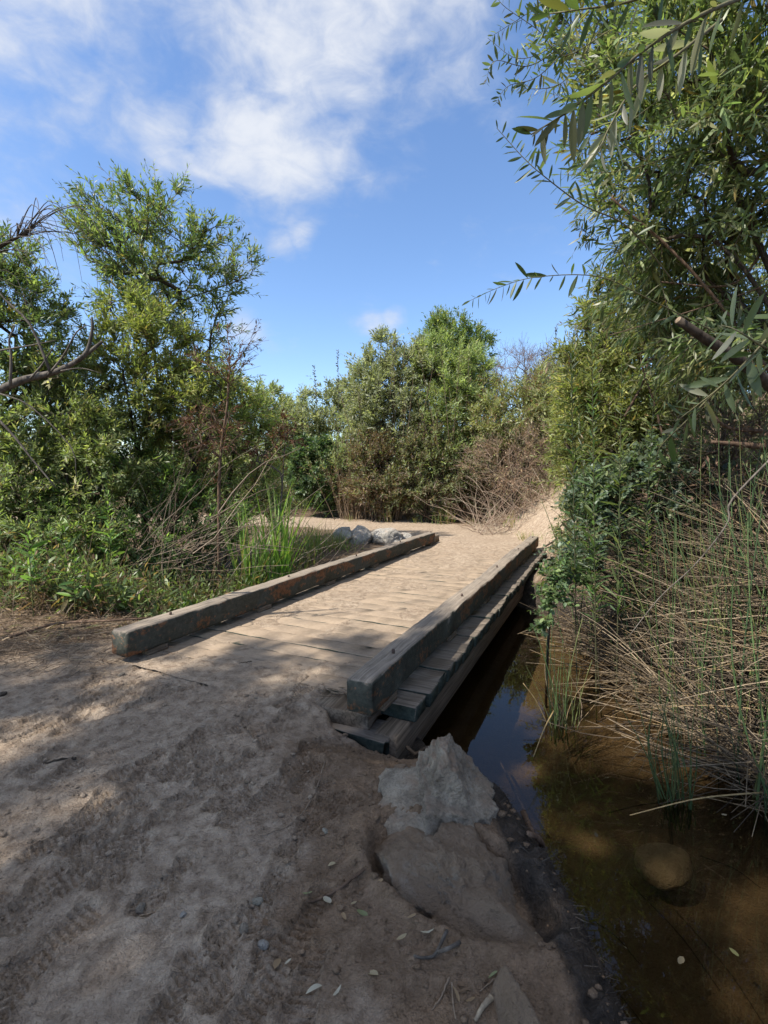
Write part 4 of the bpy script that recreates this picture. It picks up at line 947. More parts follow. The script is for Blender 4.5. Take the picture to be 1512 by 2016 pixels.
def build_grasses():
    G = [blade_mesh('blade', c, i, .28, .013) for i, c in enumerate([(.19, .33, .06), (.23, .36, .07), (.15, .26, .05), (.26, .34, .10), (.18, .28, .08)])]
    DRY = [blade_mesh('blade', c, 20 + i, .5, .007) for i, c in enumerate([(.34, .27, .13), (.27, .19, .09), (.22, .22, .08)])]
    SED = [blade_mesh('blade', c, 30 + i, .6, .008) for i, c in enumerate([(.16, .24, .06), (.21, .26, .08), (.30, .26, .12), (.12, .19, .05)])]
    x, y = XY(492, 7.3); clump('cattail_clump', 'light green cattail clump with arching yellowed lower leaves', x, y, 55, 1.75, .11, G + DRY[:2], 1, 'leaf', 'cattails', .10, 'cattails beside the curb beam')
    x, y = XY(548, 7.6); clump('cattail_clump', 'taller upright cattail clump nearer the curb beam', x, y, 60, 1.95, .07, G, 2, 'leaf', 'cattails', .06, 'cattails beside the curb beam')
    for i, (px, D, n, h) in enumerate([(590, 8.9, 80, .7), (620, 9.3, 80, .62), (650, 9.5, 80, .5), (675, 9.6, 60, .42), (480, 7.6, 70, .7), (545, 8.6, 70, .75), (610, 9.9, 60, .5)]):
        x, y = XY(px, D); clump('sedge_tuft', ['yellow green sedge tuft next to the cattails', 'sedge tuft behind the middle of the beam', 'sedge tuft before the pale rocks', 'short green sedge tuft closest to the pale rocks', 'sedge tuft below the pale cattail clump', 'dry tipped sedge between the two cattail clumps', 'thin sedge tuft at the edge of the path'][i], x, y, n, h, .16, SED + DRY[2:] if i % 2 else SED + DRY, 10 + i, 'blade', 'grass', .28, 'sedge tufts behind the curb beam', z=min(gz(x, y), -.05) if i < 4 else None)
    # pale tufts at the foot of the far shrubs and on the bank
    for i, (px, py, D, n, h) in enumerate([(868, 1018, 15.2, 30, .75), (885, 1012, 15.3, 26, .55), (765, 1012, 15.8, 14, .7), (745, 1005, 16.2, 14, .9), (1040, 1040, 11.2, 30, .22), (1060, 1055, 10.6, 30, .25), (1010, 1000, 13, 26, .4), (690, 1010, 16.2, 20, .3), (820, 1016, 15.4, 22, .3), (930, 1000, 14.6, 22, .35)]):
        x, y = XY(px, D); clump('grass_tuft', ['tall pale grass tuft at the foot of the central shrub trunk', 'pale grass tuft beside the central shrub trunk', 'thin grass stalks under the brown shrub skirt', 'tall thin grass stalks against the brown shrub skirt', 'short grass tuft at the foot of the dirt bank', 'short grass by the far end of the far beam', 'dry grass tuft up on the dirt bank', 'low grass at the path edge by the dark bush', 'low dry grass at the shrub foot on the path edge', 'dry grass where the bank meets the path'][i], x, y, n, h, .12, SED + DRY, 40 + i, 'blade', 'grass', .25, 'grass tufts along the far path')
build_grasses()

def build_centre():
    plant('bramble_bush', 'dense dark green bush at the bend of the path', 'bush', XY(640, 17.6), [E(625, 930, 17.6, 1.15, 1.2, .9), E(690, 950, 17.8, .8, .9, .8), E(590, 900, 18, .6, .8, .6)], n=300, tw=7, twL=.3, nl=8, leaf=(.12, .6), kind='F', fine=False, pal=DARKG, seed=21, nstem=6, shell=.5, crown='foliage')
    MG = palette([(.10, .125, .066), (.122, .148, .08), (.08, .104, .054), (.15, .17, .095)], [4, 4, 2, 1.5]); LG = palette([(.115, .16, .058), (.095, .14, .052), (.15, .185, .075)], [4, 3, 2]); PG = palette([(.13, .16, .07), (.10, .135, .055), (.16, .185, .09)], [3, 3, 2])
    W = lambda *a, **k: wands('mulefat_shrub', *a, **k)
    S = lambda lab, px, D, ells, seed, pal, n=300, **k: plant('mulefat_shrub', lab, 'shrub', XY(px, D), ells, n=n, tw=k.pop('tw', 8), twL=k.pop('twL', .45), nl=k.pop('nl', 9), leaf=k.pop('leaf', (.17, .27)), pal=pal, seed=seed, nstem=k.pop('nstem', 7), shell=k.pop('shell', .3), twig_up=.7, fine=False, r_tip=.006, crown='foliage', **k)
    S('bushy central shrub with a broken brown skirt at the path bend', 780, 16.9, [E(770, 830, 16.9, 1.5, 1.7, 1.2), E(735, 760, 17, 1.0, 1.1, 1), E(815, 740, 17, 1.1, 1.2, 1), E(760, 700, 17, .7, .7, .6)], 22, MG, 420)
    S('light green feathery shrub in front of the round topped willow', 890, 16.4, [E(890, 800, 16.4, 1.0, 1.5, .9), E(920, 740, 16.4, .8, 1.0, .7), E(855, 720, 16.6, .7, .9, .7), E(880, 900, 16.2, 1.0, 1.0, .7)], 23, LG, 360, leaf=(.17, .22))
    S('dusty green shrub between the dark bush and the central clump', 650, 20, [E(650, 830, 20, 1.5, 1.5, 1.2), E(705, 800, 20, 1.2, 1.4, 1.1), E(600, 850, 20, 1.2, 1.3, 1), E(640, 930, 19.5, 1.6, 1.2, 1)], 26, MG, 360, leaf=(.19, .27))
    S('pale green shrub in the gap behind the cattails', 510, 21, [E(510, 810, 21, 1.4, 1.3, 1.1), E(440, 800, 21, 1.3, 1.5, 1), E(560, 840, 21, 1.2, 1.3, 1), E(500, 900, 20.5, 1.9, 1.3, 1)], 27, PG, 360, leaf=(.19, .27))
    S('reddish green shrub on the slope above the dirt bank', 1010, 15.2, [E(1000, 830, 15.2, 1.1, 1.1, .9), E(1060, 800, 14.8, .9, 1.1, .8), E(955, 800, 16, .8, 1.0, .7)], 28, palette([(.12, .145, .06), (.145, .16, .07), (.16, .10, .065), (.09, .12, .05)], [3, 2, 1.3, 2]), 280, leaf=(.14, .25))
    S('sunlit yellow green shrub at the foot of the leaning willow', 1150, 11.6, [E(1145, 830, 11.5, .6, .9, .6), E(1170, 770, 11.3, .7, .9, .6), E(1120, 890, 11.6, .4, .5, .5)], 29, YGREEN, 240, leaf=(.12, .25), twL=.36)
    MIX = palette([(.13, .095, .065), (.17, .13, .09), (.078, .102, .045), (.10, .125, .06), (.085, .058, .04)], [1.8, 1.4, 3, 2.4, 1])
    S('low brown and green shrub at the foot of the central clump', 850, 15.9, [E(850, 900, 15.9, 1.0, 1.0, .6), E(800, 950, 15.7, .9, .6, .5), E(900, 950, 15.6, .8, .7, .5), E(840, 970, 15.4, .9, .35, .4)], 224, MIX, 280, leaf=(.14, .26), nstem=10, shell=.1)
    S('brown dying shrub beside the dark bush on the path edge', 745, 16.1, [E(740, 900, 16.2, .8, .9, .6), E(720, 960, 16, .7, .5, .5), E(775, 960, 15.9, .7, .5, .5)], 225, palette([(.14, .095, .062), (.17, .125, .085), (.09, .06, .042), (.08, .105, .045)], [2.4, 1.8, 1.8, 2.4]), 220, leaf=(.13, .26), nstem=9, shell=.1)
    W('tall leafy wands rising through the bushy central shrub', 765, 16.7, 1.5, 640, 70, 231, MG, lowfrac=.2, leaf=(.15, .22), nt=9, minh=.7)
    W('tall pale wands rising through the feathery shrub', 900, 16.1, 1.3, 660, 80, 232, LG, lowfrac=.25, leaf=(.15, .2), nt=9, minh=.65)
    W('upright wands between the dark bush and the central clump', 700, 17.0, 1.0, 800, 110, 226, LG, lowfrac=.45, leaf=(.14, .24))
    W('brown green shrub between the central clump and the slope', 950, 16.0, 1.1, 800, 110, 282, MG, lowfrac=.4, leaf=(.15, .26))
    W('pale olive wands higher on the slope', 1065, 15.5, 1.3, 740, 150, 281, PG, lowfrac=.35, leaf=(.14, .24))
    plant('willow_tree', 'willow with a round dark top standing above the central shrubs', 'tree', XY(900, 18.5), [E(890, 680, 18.5, 1.05, 1.1, .9), E(930, 690, 18.5, .8, .7, .7), E(870, 650, 18.5, .5, .6, .5), E(905, 760, 18.5, .9, .8, .8)], n=260, tw=8, twL=.42, nl=9, leaf=(.16, .26), pal=WILLOW, seed=24, shell=.3, twig_up=.5, fine=False)
    plant('dry_brush', 'purple grey leafless shrub on the hilltop', 'brush', XY(1030, 21), [E(1020, 730, 21, 1.4, 1.1, 1), E(1070, 740, 20, 1.2, 1.2, 1), E(970, 750, 21, .9, .9, .8)], n=300, tw=8, twL=.55, nl=5, leaf=(.05, .3), pal=palette([(.17, .13, .12), (.13, .10, .10)], [1, 1]), seed=30, nstem=8, shell=.2, dry=True, twig_col=(.19, .145, .135), bare=.5, crown='dry_leaves', r_tip=.006, bark=M_BARK_G)
    # dead pinkish brush on the bank
    r = np.random.default_rng(90); segs = []
    for k in range(200):
        b0 = XY(r.uniform(930, 1085), r.uniform(12.2, 15)); a = np.array([b0[0], b0[1], gz(*b0)]); L = r.uniform(.6, 2.3); an = r.uniform(.2, 2.95)
        segs.append((a, a + np.array([math.cos(an) * L, r.normal(0, .4), math.sin(an) * L * .8]), r.uniform(.005, .011)))
    sticks('dead_brush', 'pinkish brown dead twigs piled on the slope above the dirt bank', 'brush', segs, [(.30, .22, .17), (.36, .28, .215), (.24, .16, .12), (.42, .35, .27)], tuple(np.append(XY(1010, 13.5), gz(*XY(1010, 13.5)))), seed=91, wob=.06)
    plant('dry_brush', 'brown weedy brush covering the slope behind the dead twigs', 'brush', XY(1000, 14.6), [E(980, 910, 14.4, 1.0, .7, .6), E(1060, 890, 13.8, .9, .8, .6), E(1020, 950, 13, .7, .35, .5)], n=260, tw=6, twL=.35, nl=7, leaf=(.075, .25), pal=palette([(.20, .13, .085), (.15, .09, .06), (.13, .13, .06), (.27, .2, .13)], [3, 2, 1.5, 1]), seed=31, nstem=10, shell=.1, dry=True, twig_col=(.3, .225, .17), bare=.4, crown='dry_leaves', r_tip=.005)
    # slender dead flower spires
    for i, (px, py0, py1, D) in enumerate([(668, 690, 800, 18.8), (640, 720, 800, 19.2), (1090, 640, 730, 19)]):
        a = at(px, py1 + 60, D); b_ = at(px + (-3, -22, 5)[i], py0, D); x, y = a[:2]; a[2] = gz(x, y)
        t = thing('flower_spire', a, ['straight dead flower spire poking above the far shrubs', 'leaning dead flower spire above the far shrubs', 'dead flower spire on the hilltop brush'][i], 'flower stalk', 'dead flower spires on the skyline')
        V, T = tube(np.linspace(0, 1, 6)[:, None] * (b_ - a)[None], np.linspace(.02, .006, 6), 5); mk('stalk', V, T, M_STEM, t, col=np.array([[.09, .085, .06]]))
        rr = np.random.default_rng(i); n = 60; u = rr.uniform(.72, 1, n); P = u[:, None] * (b_ - a); D_ = norm(rr.normal(0, 1, (n, 3)) + [0, 0, .8])
        V, T, C = leaf_mesh(P, D_, norm(rr.normal(0, 1, (n, 3))), np.full(n, .11), np.full(n, .02), np.full((n, 3), .07), 'F'); mk('seed_head', V, T, M_DRYLEAF, t, col=C)['kind'] = 'stuff'
    # shrubs farther back close the view
    far = [(-150, 26, 'far shrub row beyond the left thicket'), (150, 27, 'far shrub hidden behind the tall willow'), (400, 26, 'far pale shrub left of the gap'), (600, 28, 'far shrub above the dark bush'), (760, 27, 'far shrub behind the central shrub'), (1130, 24, 'far shrub on the hill behind the leaning willow'), (1400, 24, 'far shrub on the hill at the right edge')]
    first = None
    for i, (px, D, lab) in enumerate(far):
        x, y = XY(px, D); zz = gz(x, y)
        if first is None:
            first = plant('far_shrub', lab, 'shrub', (x, y), [(x, y, zz + 1.8, 2.2, 1.8, 1.7), (x + 1.5, y, zz + 1.5, 1.6, 1.5, 1.5), (x - 1.4, y, zz + 1.3, 1.7, 1.5, 1.4)], n=330, tw=7, twL=.5, nl=9, leaf=(.19, .32), fine=False, pal=MULE, seed=33, nstem=6, shell=.5, group='far shrubs behind the path', twig_up=.6)
        else:
            c = first.copy(); link(c); c.location = (x, y, zz - .05); c.rotation_euler.z = i * 1.7; c.scale = (1, 1, .9 + .1 * (i % 3)); c['label'] = lab
            for q in first.children: q2 = q.copy(); link(q2); q2.parent = c
build_centre()

# ------------------------------------------------------------------ right side
def spray(t, pts, D, leafL, seed, nl, wr=.2, pal=WILLOW, radius=.006, down=.6, rl=None, name='branch'):
    """one close branch with its own leaves as sub-parts, hanging off both sides"""
    r = np.random.default_rng(seed); base = np.array(t.location)
    Dp = D if isinstance(D, (list, tuple)) else [D] * len(pts)
    S = spline([at(a, b_, d) for (a, b_), d in zip(pts, Dp)], 26)
    V, T = tube(S - base, np.linspace(radius, radius * .3, 26), 6, False); br = mk(name, V, T, M_STEM, t, col=np.array([[.13, .12, .06]]), smooth=True)
    u = np.linspace(.12, .995, nl); k = u * 25; i = np.minimum(k.astype(int), 24); P = S[i] + (S[i + 1] - S[i]) * (k - i)[:, None]
    tan = norm(np.gradient(S, axis=0))[i]
    toc = norm(np.array([0, 0, CAM_H]) - P); sd = norm(np.cross(tan, toc)); sgn = np.where(np.arange(nl) % 2, 1., -1.)[:, None]
    Dd = norm(tan * .55 + sd * sgn * .8 + np.array([0, 0, -down]) + r.normal(0, .27, (nl, 3)))
    Nv = norm(toc * .45 + np.array([0, 0, .6]) + r.normal(0, .6, (nl, 3)))
    L = leafL * np.clip(r.normal(1, .26, nl), .4, 1.45) * (1 - .5 * np.maximum(u - .7, 0) / .3); W = L * wr * .5
    leaf_objects(br, P - base, Dd, Nv, L, W, pal(1, nl, r), 'N')
    return br
def build_right():
    yg = palette([(.098, .122, .036), (.08, .106, .034), (.13, .142, .045), (.06, .084, .03), (.22, .15, .06)], [4, 4, 2, 2, .5])
    plant('willow_shrub', 'sunlit yellow green willow shrub behind the bramble', 'shrub', XY(1200, 7.2), [E(1210, 720, 7.2, .85, 1.0, .7), E(1190, 820, 7.0, .7, .8, .6), E(1290, 760, 6.8, .8, 1.1, .7), E(1250, 620, 7.2, .7, .6, .6), E(1150, 900, 7, .45, .5, .4)], n=360, tw=8, twL=.34, nl=11, leaf=(.105, .24), kind='F', pal=yg, seed=41, nstem=6, shell=.3, twig_up=.55)
    # big willow leaning over the water from the right
    b = np.array([3.9, 3.6]); z0 = gz(*b) - .05
    tr = [spline([(b[0], b[1], z0), (3.6, 3.7, 1.6), (3.3, 3.9, 2.7), (2.8, 4.0, 3.9), (2.3, 4.1, 5.0)], 16),
          spline([(3.45, 3.75, 2.2), at(1420, 480, 3.9), at(1290, 470, 4.2), at(1222, 395, 4.3)], 9),
          spline([(3.3, 3.9, 2.7), (3.0, 3.2, 4.0), (2.4, 2.9, 4.6), (1.7, 2.8, 4.9)], 9),
          spline([(3.6, 3.7, 1.6), at(1470, 600, 4.3), at(1330, 590, 4.6), at(1240, 570, 4.8)], 8)]
    W2 = palette([(.066, .10, .036), (.048, .076, .03), (.09, .12, .043), (.12, .14, .056), (.14, .16, .09), (.2, .15, .045)], [5, 4, 3, 1.8, 1, .35])
    t = plant('willow_tree', 'large willow leaning over the water with long narrow leaves against the sky', 'tree', (b[0], b[1], z0),
          [E(1390, 260, 4.3, .95, 1.0, .9), E(1450, 430, 4.1, .8, 1.2, .8), E(1320, 430, 4.7, .5, .7, .6), E(1270, 130, 4.3, .6, .6, .6), E(1170, 50, 4.4, .35, .3, .4, .7), E(1470, 120, 3.6, .9, .9, .8), E(1350, 590, 5.0, .6, .5, .6), E(1460, 640, 4.6, .6, .6, .6), E(1320, -60, 4.2, .9, .5, .9), E(1225, 480, 5.0, .25, .35, .3, .8)],
          n=400, trunks=tr, tw=7, twL=.42, nl=12, leaf=(.118, .175), kind='M', pal=W2, seed=42, r_tip=.0036, droop=.22, shell=.15, twig_up=.1, nobj=230, out=.8, rmax=.12)
    base = np.array(t.location)
    # sawn limb stub
    S = spline([at(1335, 630, 3.3), at(1390, 668, 3.35), at(1470, 720, 3.45), (3.35, 3.7, 1.9)], 12)
    V, T = tube(S - base, np.linspace(.026, .045, 12), 11); mk('limb_stub', V, T, M_BARK_D, t, smooth=True)['label'] = 'thick limb with a pale sawn end'
    d = norm(S[0] - S[1]); V, T = tube(np.array([S[0] - base - d * .002, S[0] - base + d * .004]), [.0245, .023], 11); mk('sawn_end', V, T, M_STEM, t, col=np.array([[.26, .19, .13]]))
    for q, D, ra in (([(1512, 480), (1440, 560), (1300, 555)], 4.0, .012), ([(1560, 800), (1450, 640), (1330, 500), (1215, 400), (1208, 385)], 3.9, .014), ([(1330, 960), (1290, 800), (1262, 700), (1300, 620)], 5.2, .012), ([(1230, 820), (1270, 740), (1280, 640)], 5.3, .014), ([(1512, 560), (1400, 600), (1200, 660)], 3.8, .006), ([(1512, 850), (1430, 840), (1390, 800)], 4.2, .022), ([(1512, 880), (1400, 870)], 4.0, .03)):
        S = spline([at(a, c, D) for a, c in q], 12); V, T = tube(S - base, np.linspace(ra, ra * .5, 12), 6); mk('branch', V, T, M_BARK_B, t, smooth=True)
    near = palette([(.034, .055, .021), (.046, .07, .026), (.07, .092, .04), (.13, .15, .10)], [4, 3, 1.2, .5], .12)
    spray(t, [(1560, -40), (1400, 20), (1280, 90), (1190, 165), (1110, 225), (1045, 265)], [1.75, 1.6, 1.55, 1.5, 1.5, 1.55], .125, 1, 40, .21, near, .007, .75)
    spray(t, [(1420, 40), (1330, 110), (1250, 170), (1200, 250), (1180, 300)], [1.7, 1.65, 1.65, 1.6, 1.6], .11, 2, 26, .2, near, .006, .7)
    spray(t, [(1380, -60), (1250, 0), (1130, 20), (1060, 30)], [1.8, 1.75, 1.8, 1.9], .11, 9, 30, .19, near, .005, .6)
    spray(t, [(1330, 560), (1240, 450), (1150, 405), (1075, 350), (1030, 310), (978, 252)], [3.2, 2.9, 2.8, 2.7, 2.7, 2.7], .085, 3, 52, .2, near, .005, .15)
    spray(t, [(1420, 660), (1280, 590), (1180, 545), (1060, 545), (985, 565), (925, 592)], [3.3, 3.0, 2.9, 2.8, 2.8, 2.8], .095, 4, 46, .2, near, .004, .5)
    spray(t, [(1250, 560), (1200, 460), (1160, 350), (1130, 300), (1120, 270)], [3.6, 3.4, 3.2, 3.1, 3.1], .10, 5, 30, .2, near, .004, .35)
    for k, (pp, D) in enumerate([([(1200, 60), (1110, 110), (1060, 60), (990, 10), (975, -20)], 3.4), ([(1160, 20), (1090, 90), (1020, 115), (960, 75)], 3.4), ([(1110, 90), (1040, 130), (975, 120), (955, 165)], 3.4), ([(1130, 80), (1060, 150), (1000, 170), (975, 205)], 3.4), ([(1180, 60), (1110, 160), (1040, 175), (1020, 165)], 3.5), ([(1100, 60), (1060, 20), (1010, 45), (970, 70)], 3.4), ([(1180, 480), (1150, 455), (1130, 445)], 4.2), ([(1240, 420), (1170, 470), (1140, 480)], 4.2), ([(1300, 330), (1150, 240), (1090, 180)], 3.6), ([(1350, 300), (1250, 330), (1180, 340), (1120, 330)], 3.4), ([(1320, 180), (1240, 240), (1180, 290), (1160, 340)], 3.2)]):
        spray(t, pp, D, .07, 20 + k, 30, .24, near, .0035, .2)
    # big pale leaves hanging near the right edge
    pal2 = palette([(.062, .088, .042), (.11, .135, .085), (.045, .07, .026), (.085, .105, .062)], [3, 2, 3, 1], .1)
    spray(t, [(1580, 560), (1530, 640), (1480, 700), (1420, 760), (1370, 800), (1330, 830)], [1.75, 1.7, 1.7, 1.75, 1.8, 1.85], .125, 6, 24, .19, pal2, .005, .1)
    spray(t, [(1600, 700), (1520, 690), (1450, 650), (1420, 640)], [1.6, 1.6, 1.6, 1.7], .12, 7, 14, .19, pal2, .005, .25)
    spray(t, [(1420, 760), (1350, 830), (1300, 880), (1290, 920)], [1.8, 1.9, 2.0, 2.05], .09, 8, 10, .2, pal2, .004, .3)
    # dark leafy stems in front of the yellow shrub
    dk = palette([(.034, .062, .02), (.046, .08, .026), (.062, .096, .032)], [3, 3, 1])
    for k, (px0, px1, pyt, D, lab) in enumerate([(1190, 1165, 615, 4.3, 'tallest dark leafy weed stalk standing against the yellow shrub'), (1150, 1125, 690, 4.5, 'dark leafy stalk leaning left over the bank'), (1230, 1225, 660, 4.2, 'dark leafy stalk closest to the sawn limb'), (1200, 1140, 800, 4.4, 'short dark leafy stalk above the bramble'), (1265, 1290, 740, 4.4, 'dark leafy stalk at the edge of the reeds')]):
        x, y = XY(px0, D); z = gz(x, y) - .02; top = at(px1, pyt, D); base2 = np.array([x, y, z]); d = top - base2; h = np.linalg.norm(d); r = np.random.default_rng(700 + k)
        t2 = thing('leafy_stalk', base2, lab, 'weed', 'dark leafy stalks on the right bank')
        nl = int(h / .022); tp, P, Dl, Nv, LL, WW, C = twig_leaves(base2[None], d[None] / h, np.array([h]), nl, (.14, .13), .01, .9, r, dk, u0=.3, flat=.55)
        V, T = tube(tp[0] - base2, np.linspace(.007, .002, 4), 5, False); mk('stalk', V, T, M_STEM, t2, col=np.array([[.06, .06, .03]]))
        leaf_objects(t2, P - base2, Dl, Nv, LL, WW, C, 'N')
    # bramble
    plant('bramble', 'blue green bramble mound with rounded leaves spilling over the bank', 'bramble', XY(1250, 5.3), [E(1240, 960, 5.2, .5, .3, .4), E(1320, 930, 5.0, .45, .33, .4), E(1180, 1010, 5.2, .35, .3, .3), E(1150, 1090, 4.9, .3, .22, .25), E(1330, 1020, 4.8, .35, .3, .3)], n=300, tw=5, twL=.2, nl=8, leaf=(.055, .62), kind='R', pal=BLUEG, seed=45, nstem=7, shell=.3, crown='foliage', nobj=280, flat=.7, r_tip=.003, ang=1.0, twig_col=(.12, .09, .06))
    plant('bramble', 'bramble sprig trailing down to the water by the bridge edge', 'bramble', XY(1085, 4.6), [E(1085, 1160, 4.5, .16, .12, .15), E(1065, 1215, 4.4, .10, .10, .1), E(1120, 1130, 4.6, .16, .1, .15)], n=40, tw=4, twL=.13, nl=7, leaf=(.052, .62), kind='R', pal=palette([(.064, .105, .036), (.05, .086, .036), (.085, .125, .043)], [3, 3, 1]), seed=46, nstem=1, shell=.1, nobj=150, flat=.7, r_tip=.0025, ang=1.0, crown='foliage')
    plant('bank_weed', 'sunlit weedy growth on the dirt bank beside the bridge end', 'weed', XY(1100, 9.6), [E(1130, 1000, 9.4, .3, .25, .4), E(1120, 1060, 8.6, .3, .22, .4), E(1145, 1010, 8.8, .35, .3, .4)], n=130, tw=5, twL=.2, nl=8, leaf=(.06, .4), kind='F', pal=palette([(.10, .14, .05), (.14, .17, .065), (.07, .11, .05), (.24, .18, .10)], [3, 2, 2, 1]), seed=47, nstem=9, shell=.1, crown='foliage')
    plant('dry_brush', 'dark dead thicket in the shade under the leaning willow', 'brush', XY(1460, 4.8), [E(1460, 850, 4.6, .6, .45, .5), E(1400, 950, 4.7, .6, .4, .5), E(1500, 960, 4.3, .5, .4, .5)], n=160, tw=6, twL=.35, nl=6, leaf=(.06, .28), pal=palette([(.10, .06, .04), (.06, .075, .03), (.14, .09, .055)], [2, 2, 1]), seed=48, nstem=7, shell=.1, dry=True, twig_col=(.11, .08, .06), bare=.55, crown='dry_leaves')
    plant('willow_shrub', 'dim olive shrub on the hillside behind the leaning willow', 'shrub', XY(1400, 7.5), [E(1400, 780, 7.5, 1.1, 1.1, .8), E(1480, 600, 7.5, 1, 1.2, .8), E(1320, 900, 6.8, .8, .6, .6), E(1500, 900, 6.5, .8, .8, .7)], n=300, tw=7, twL=.34, nl=10, leaf=(.1, .22), pal=MULE, seed=49, nstem=6, shell=.2)
build_right()

# ---- bulrushes
def stem_meshes(cols, r0, seed, bend):
    out = []; r = np.random.default_rng(seed)
    for i, c in enumerate(cols):
        n = 7; u = np.linspace(0, 1, n); b = r.uniform(-bend, bend); P = np.stack([b * u ** 2, r.uniform(-bend, bend) * .4 * np.sin(u * 3), u], 1)
        V, T = tube(P, r0 * (1 - .65 * u), 5, False); out.append((V, T, c, b))
    return out
def reed_set(name, label, items, meshes, loc, cat, group=None, rest=None):
    """items: (base point, direction, length, variant); each stem is a part"""
    t = thing(name, loc, label, cat, group); loc = np.array(loc); data = [mesh_data('stem', V * np.array([1, 1, 1]), T, M_STEM, np.array(c)[None], smooth=True) for V, T, c, b in meshes]
    r = np.random.default_rng(len(items))
    for p, d, L, v in items:
        d = norm(np.asarray(d, float)); o = link(bpy.data.objects.new('stem', data[v])); o.parent = t
        q = Vector(d).to_track_quat('Z', 'Y').to_matrix().to_4x4(); o.matrix_basis = Matrix.Translation(Vector(np.asarray(p) - loc)) @ q @ Matrix.Rotation(r.uniform(0, 6.28), 4, 'Z') @ Matrix.Diagonal((L ** .5 * (w_ := r.uniform(.6, 1.35)), L ** .5 * w_, L, 1))
    return t
def build_reeds():
    r = np.random.default_rng(31)
    GR = [(.065, .11, .04), (.09, .14, .05), (.05, .085, .036), (.15, .17, .06)]; ST = [(.29, .222, .15), (.20, .152, .104), (.38, .295, .20), (.125, .095, .066), (.31, .22, .12), (.08, .06, .043)]
    gm = stem_meshes(GR + GR, .0050, 1, .2); sm = stem_meshes(ST + ST, .0044, 2, .34)
    def edge_pt(lo, hi, y0, y1):
        while True:
            y = r.uniform(y0, y1); x = r.uniform(1.2, 4.2); e = chan_e(np.array([x]), np.array([y]))[0]
            if lo < e < hi and x > np.interp(y, CH[:7, 1], CH[:7, 0]): return np.array([x, y, max(gz(x, y), WATER_Z - .1)])
    # standing bulrushes
    for k, (y0, y1, n, lab) in enumerate([(2.35, 2.95, 60, 'green bulrushes standing in the water at the right edge'), (2.9, 4.0, 95, 'thick stand of green bulrushes behind the fallen reeds'), (4.0, 5.6, 70, 'bulrushes in front of the bramble mound')]):
        it = []
        for i in range(n):
            p = edge_pt(-.38 if k else -.30, .55, y0, y1); it.append((p, (r.normal(-.06, .14), r.normal(0, .12), 1), r.uniform(.9, 2.0), int(r.integers(8))))
        c = np.mean([i[0] for i in it], 0); reed_set('bulrush_clump', lab, it, gm, tuple(c), 'bulrushes', 'bulrushes on the right bank')
    c = gnd(1108, 1425, WATER_Z); it = []
    for i in range(26):
        p = c + np.append(r.normal(0, .045, 2), -.15); it.append((p, (r.normal(-.03, .10), r.normal(0, .1), 1), r.uniform(.45, 1.0), int(r.integers(8))))
    reed_set('bulrush_clump', 'small bulrush clump standing alone in the water beside the bridge shadow', it, gm, tuple(c), 'bulrushes', 'bulrushes on the right bank')
    it = [(c + np.append(r.normal(0, .05, 2), r.uniform(-.1, .0)), (r.normal(0, .5), r.normal(-.1, .4), r.uniform(.4, 1.2)), r.uniform(.25, .6), int(r.integers(12))) for i in range(16)]
    reed_set('dead_reeds', 'broken straw coloured stems in the lone bulrush clump', it, sm, tuple(c), 'reeds', 'dead reeds on the right bank')
    c = gnd(1335, 1580, WATER_Z); it = [(c + np.append(r.normal(0, .04, 2), -.15), (r.normal(-.12, .12), r.normal(.05, .1), 1), r.uniform(.4, .95), int(r.integers(8))) for i in range(34)]
    reed_set('bulrush_clump', 'slanting bulrush clump at the front edge of the fallen reeds', it, gm, tuple(c), 'bulrushes', 'bulrushes on the right bank')
    # fallen reeds lying in a thick mat
    def lying(n, y0, y1, lo, hi, zup):
        it = []
        for i in range(n):
            p = edge_pt(lo, hi, y0, y1); p[2] = max(p[2], WATER_Z) + r.uniform(0.0, zup) * (.25 + .75 * sstep(-.3, .5, chan_e(p[:1], p[1:2])[0]))
            a = r.normal(math.pi + .35, 1.15); el = r.normal(.16, .34); L = r.uniform(.3, 1.25)
            d = np.array([math.cos(a) * math.cos(el), math.sin(a) * math.cos(el), math.sin(el)])
            tip = p + d * L
            if tip[2] < WATER_Z + .01: d[2] += (WATER_Z + .01 - tip[2]) / L + .02
            if tip[1] > 3.2 and tip[0] * U[1] - tip[1] * U[0] > -0.9 or 2.35 < tip[1] <= 3.2 and tip[0] > 1.5 + .6 * (3.2 - tip[1]): it.append((p, d, L, int(r.integers(12))))
        return it
    for k, (y0, y1, lab) in enumerate([(2.55, 3.2, 'fallen straw reeds reaching over the brown water at the right edge'), (3.0, 4.2, 'thick mat of fallen straw reeds below the bramble mound'), (4.0, 5.6, 'fallen reeds on the bank between bramble and bridge')]):
        it = lying((480, 520, 420)[k], y0, y1, -.25, .85, .42); c = np.mean([i[0] for i in it], 0); reed_set('dead_reeds', lab, it[:290], sm, tuple(c), 'reeds', 'dead reeds on the right bank')
    # mass of litter stems beneath
    it = lying(2400, 2.6, 5.8, -.2, 1.3, .5); A = np.array([i[0] for i in it]); Dd = norm(np.array([i[1] for i in it])); L = np.array([i[2] for i in it])
    V, Q = frusta(A, A + Dd * L[:, None], np.full(len(A), .0045), np.full(len(A), .002), 4); C = np.array(ST)[r.integers(0, 6, len(A))] * r.uniform(.35, .9, (len(A), 1))
    o = mk('reed_litter', V, Q, M_STEM, col=np.repeat(C, 8, 0)); tag(o, 'matted straw litter of broken reeds covering the right bank', 'litter', kind='stuff')
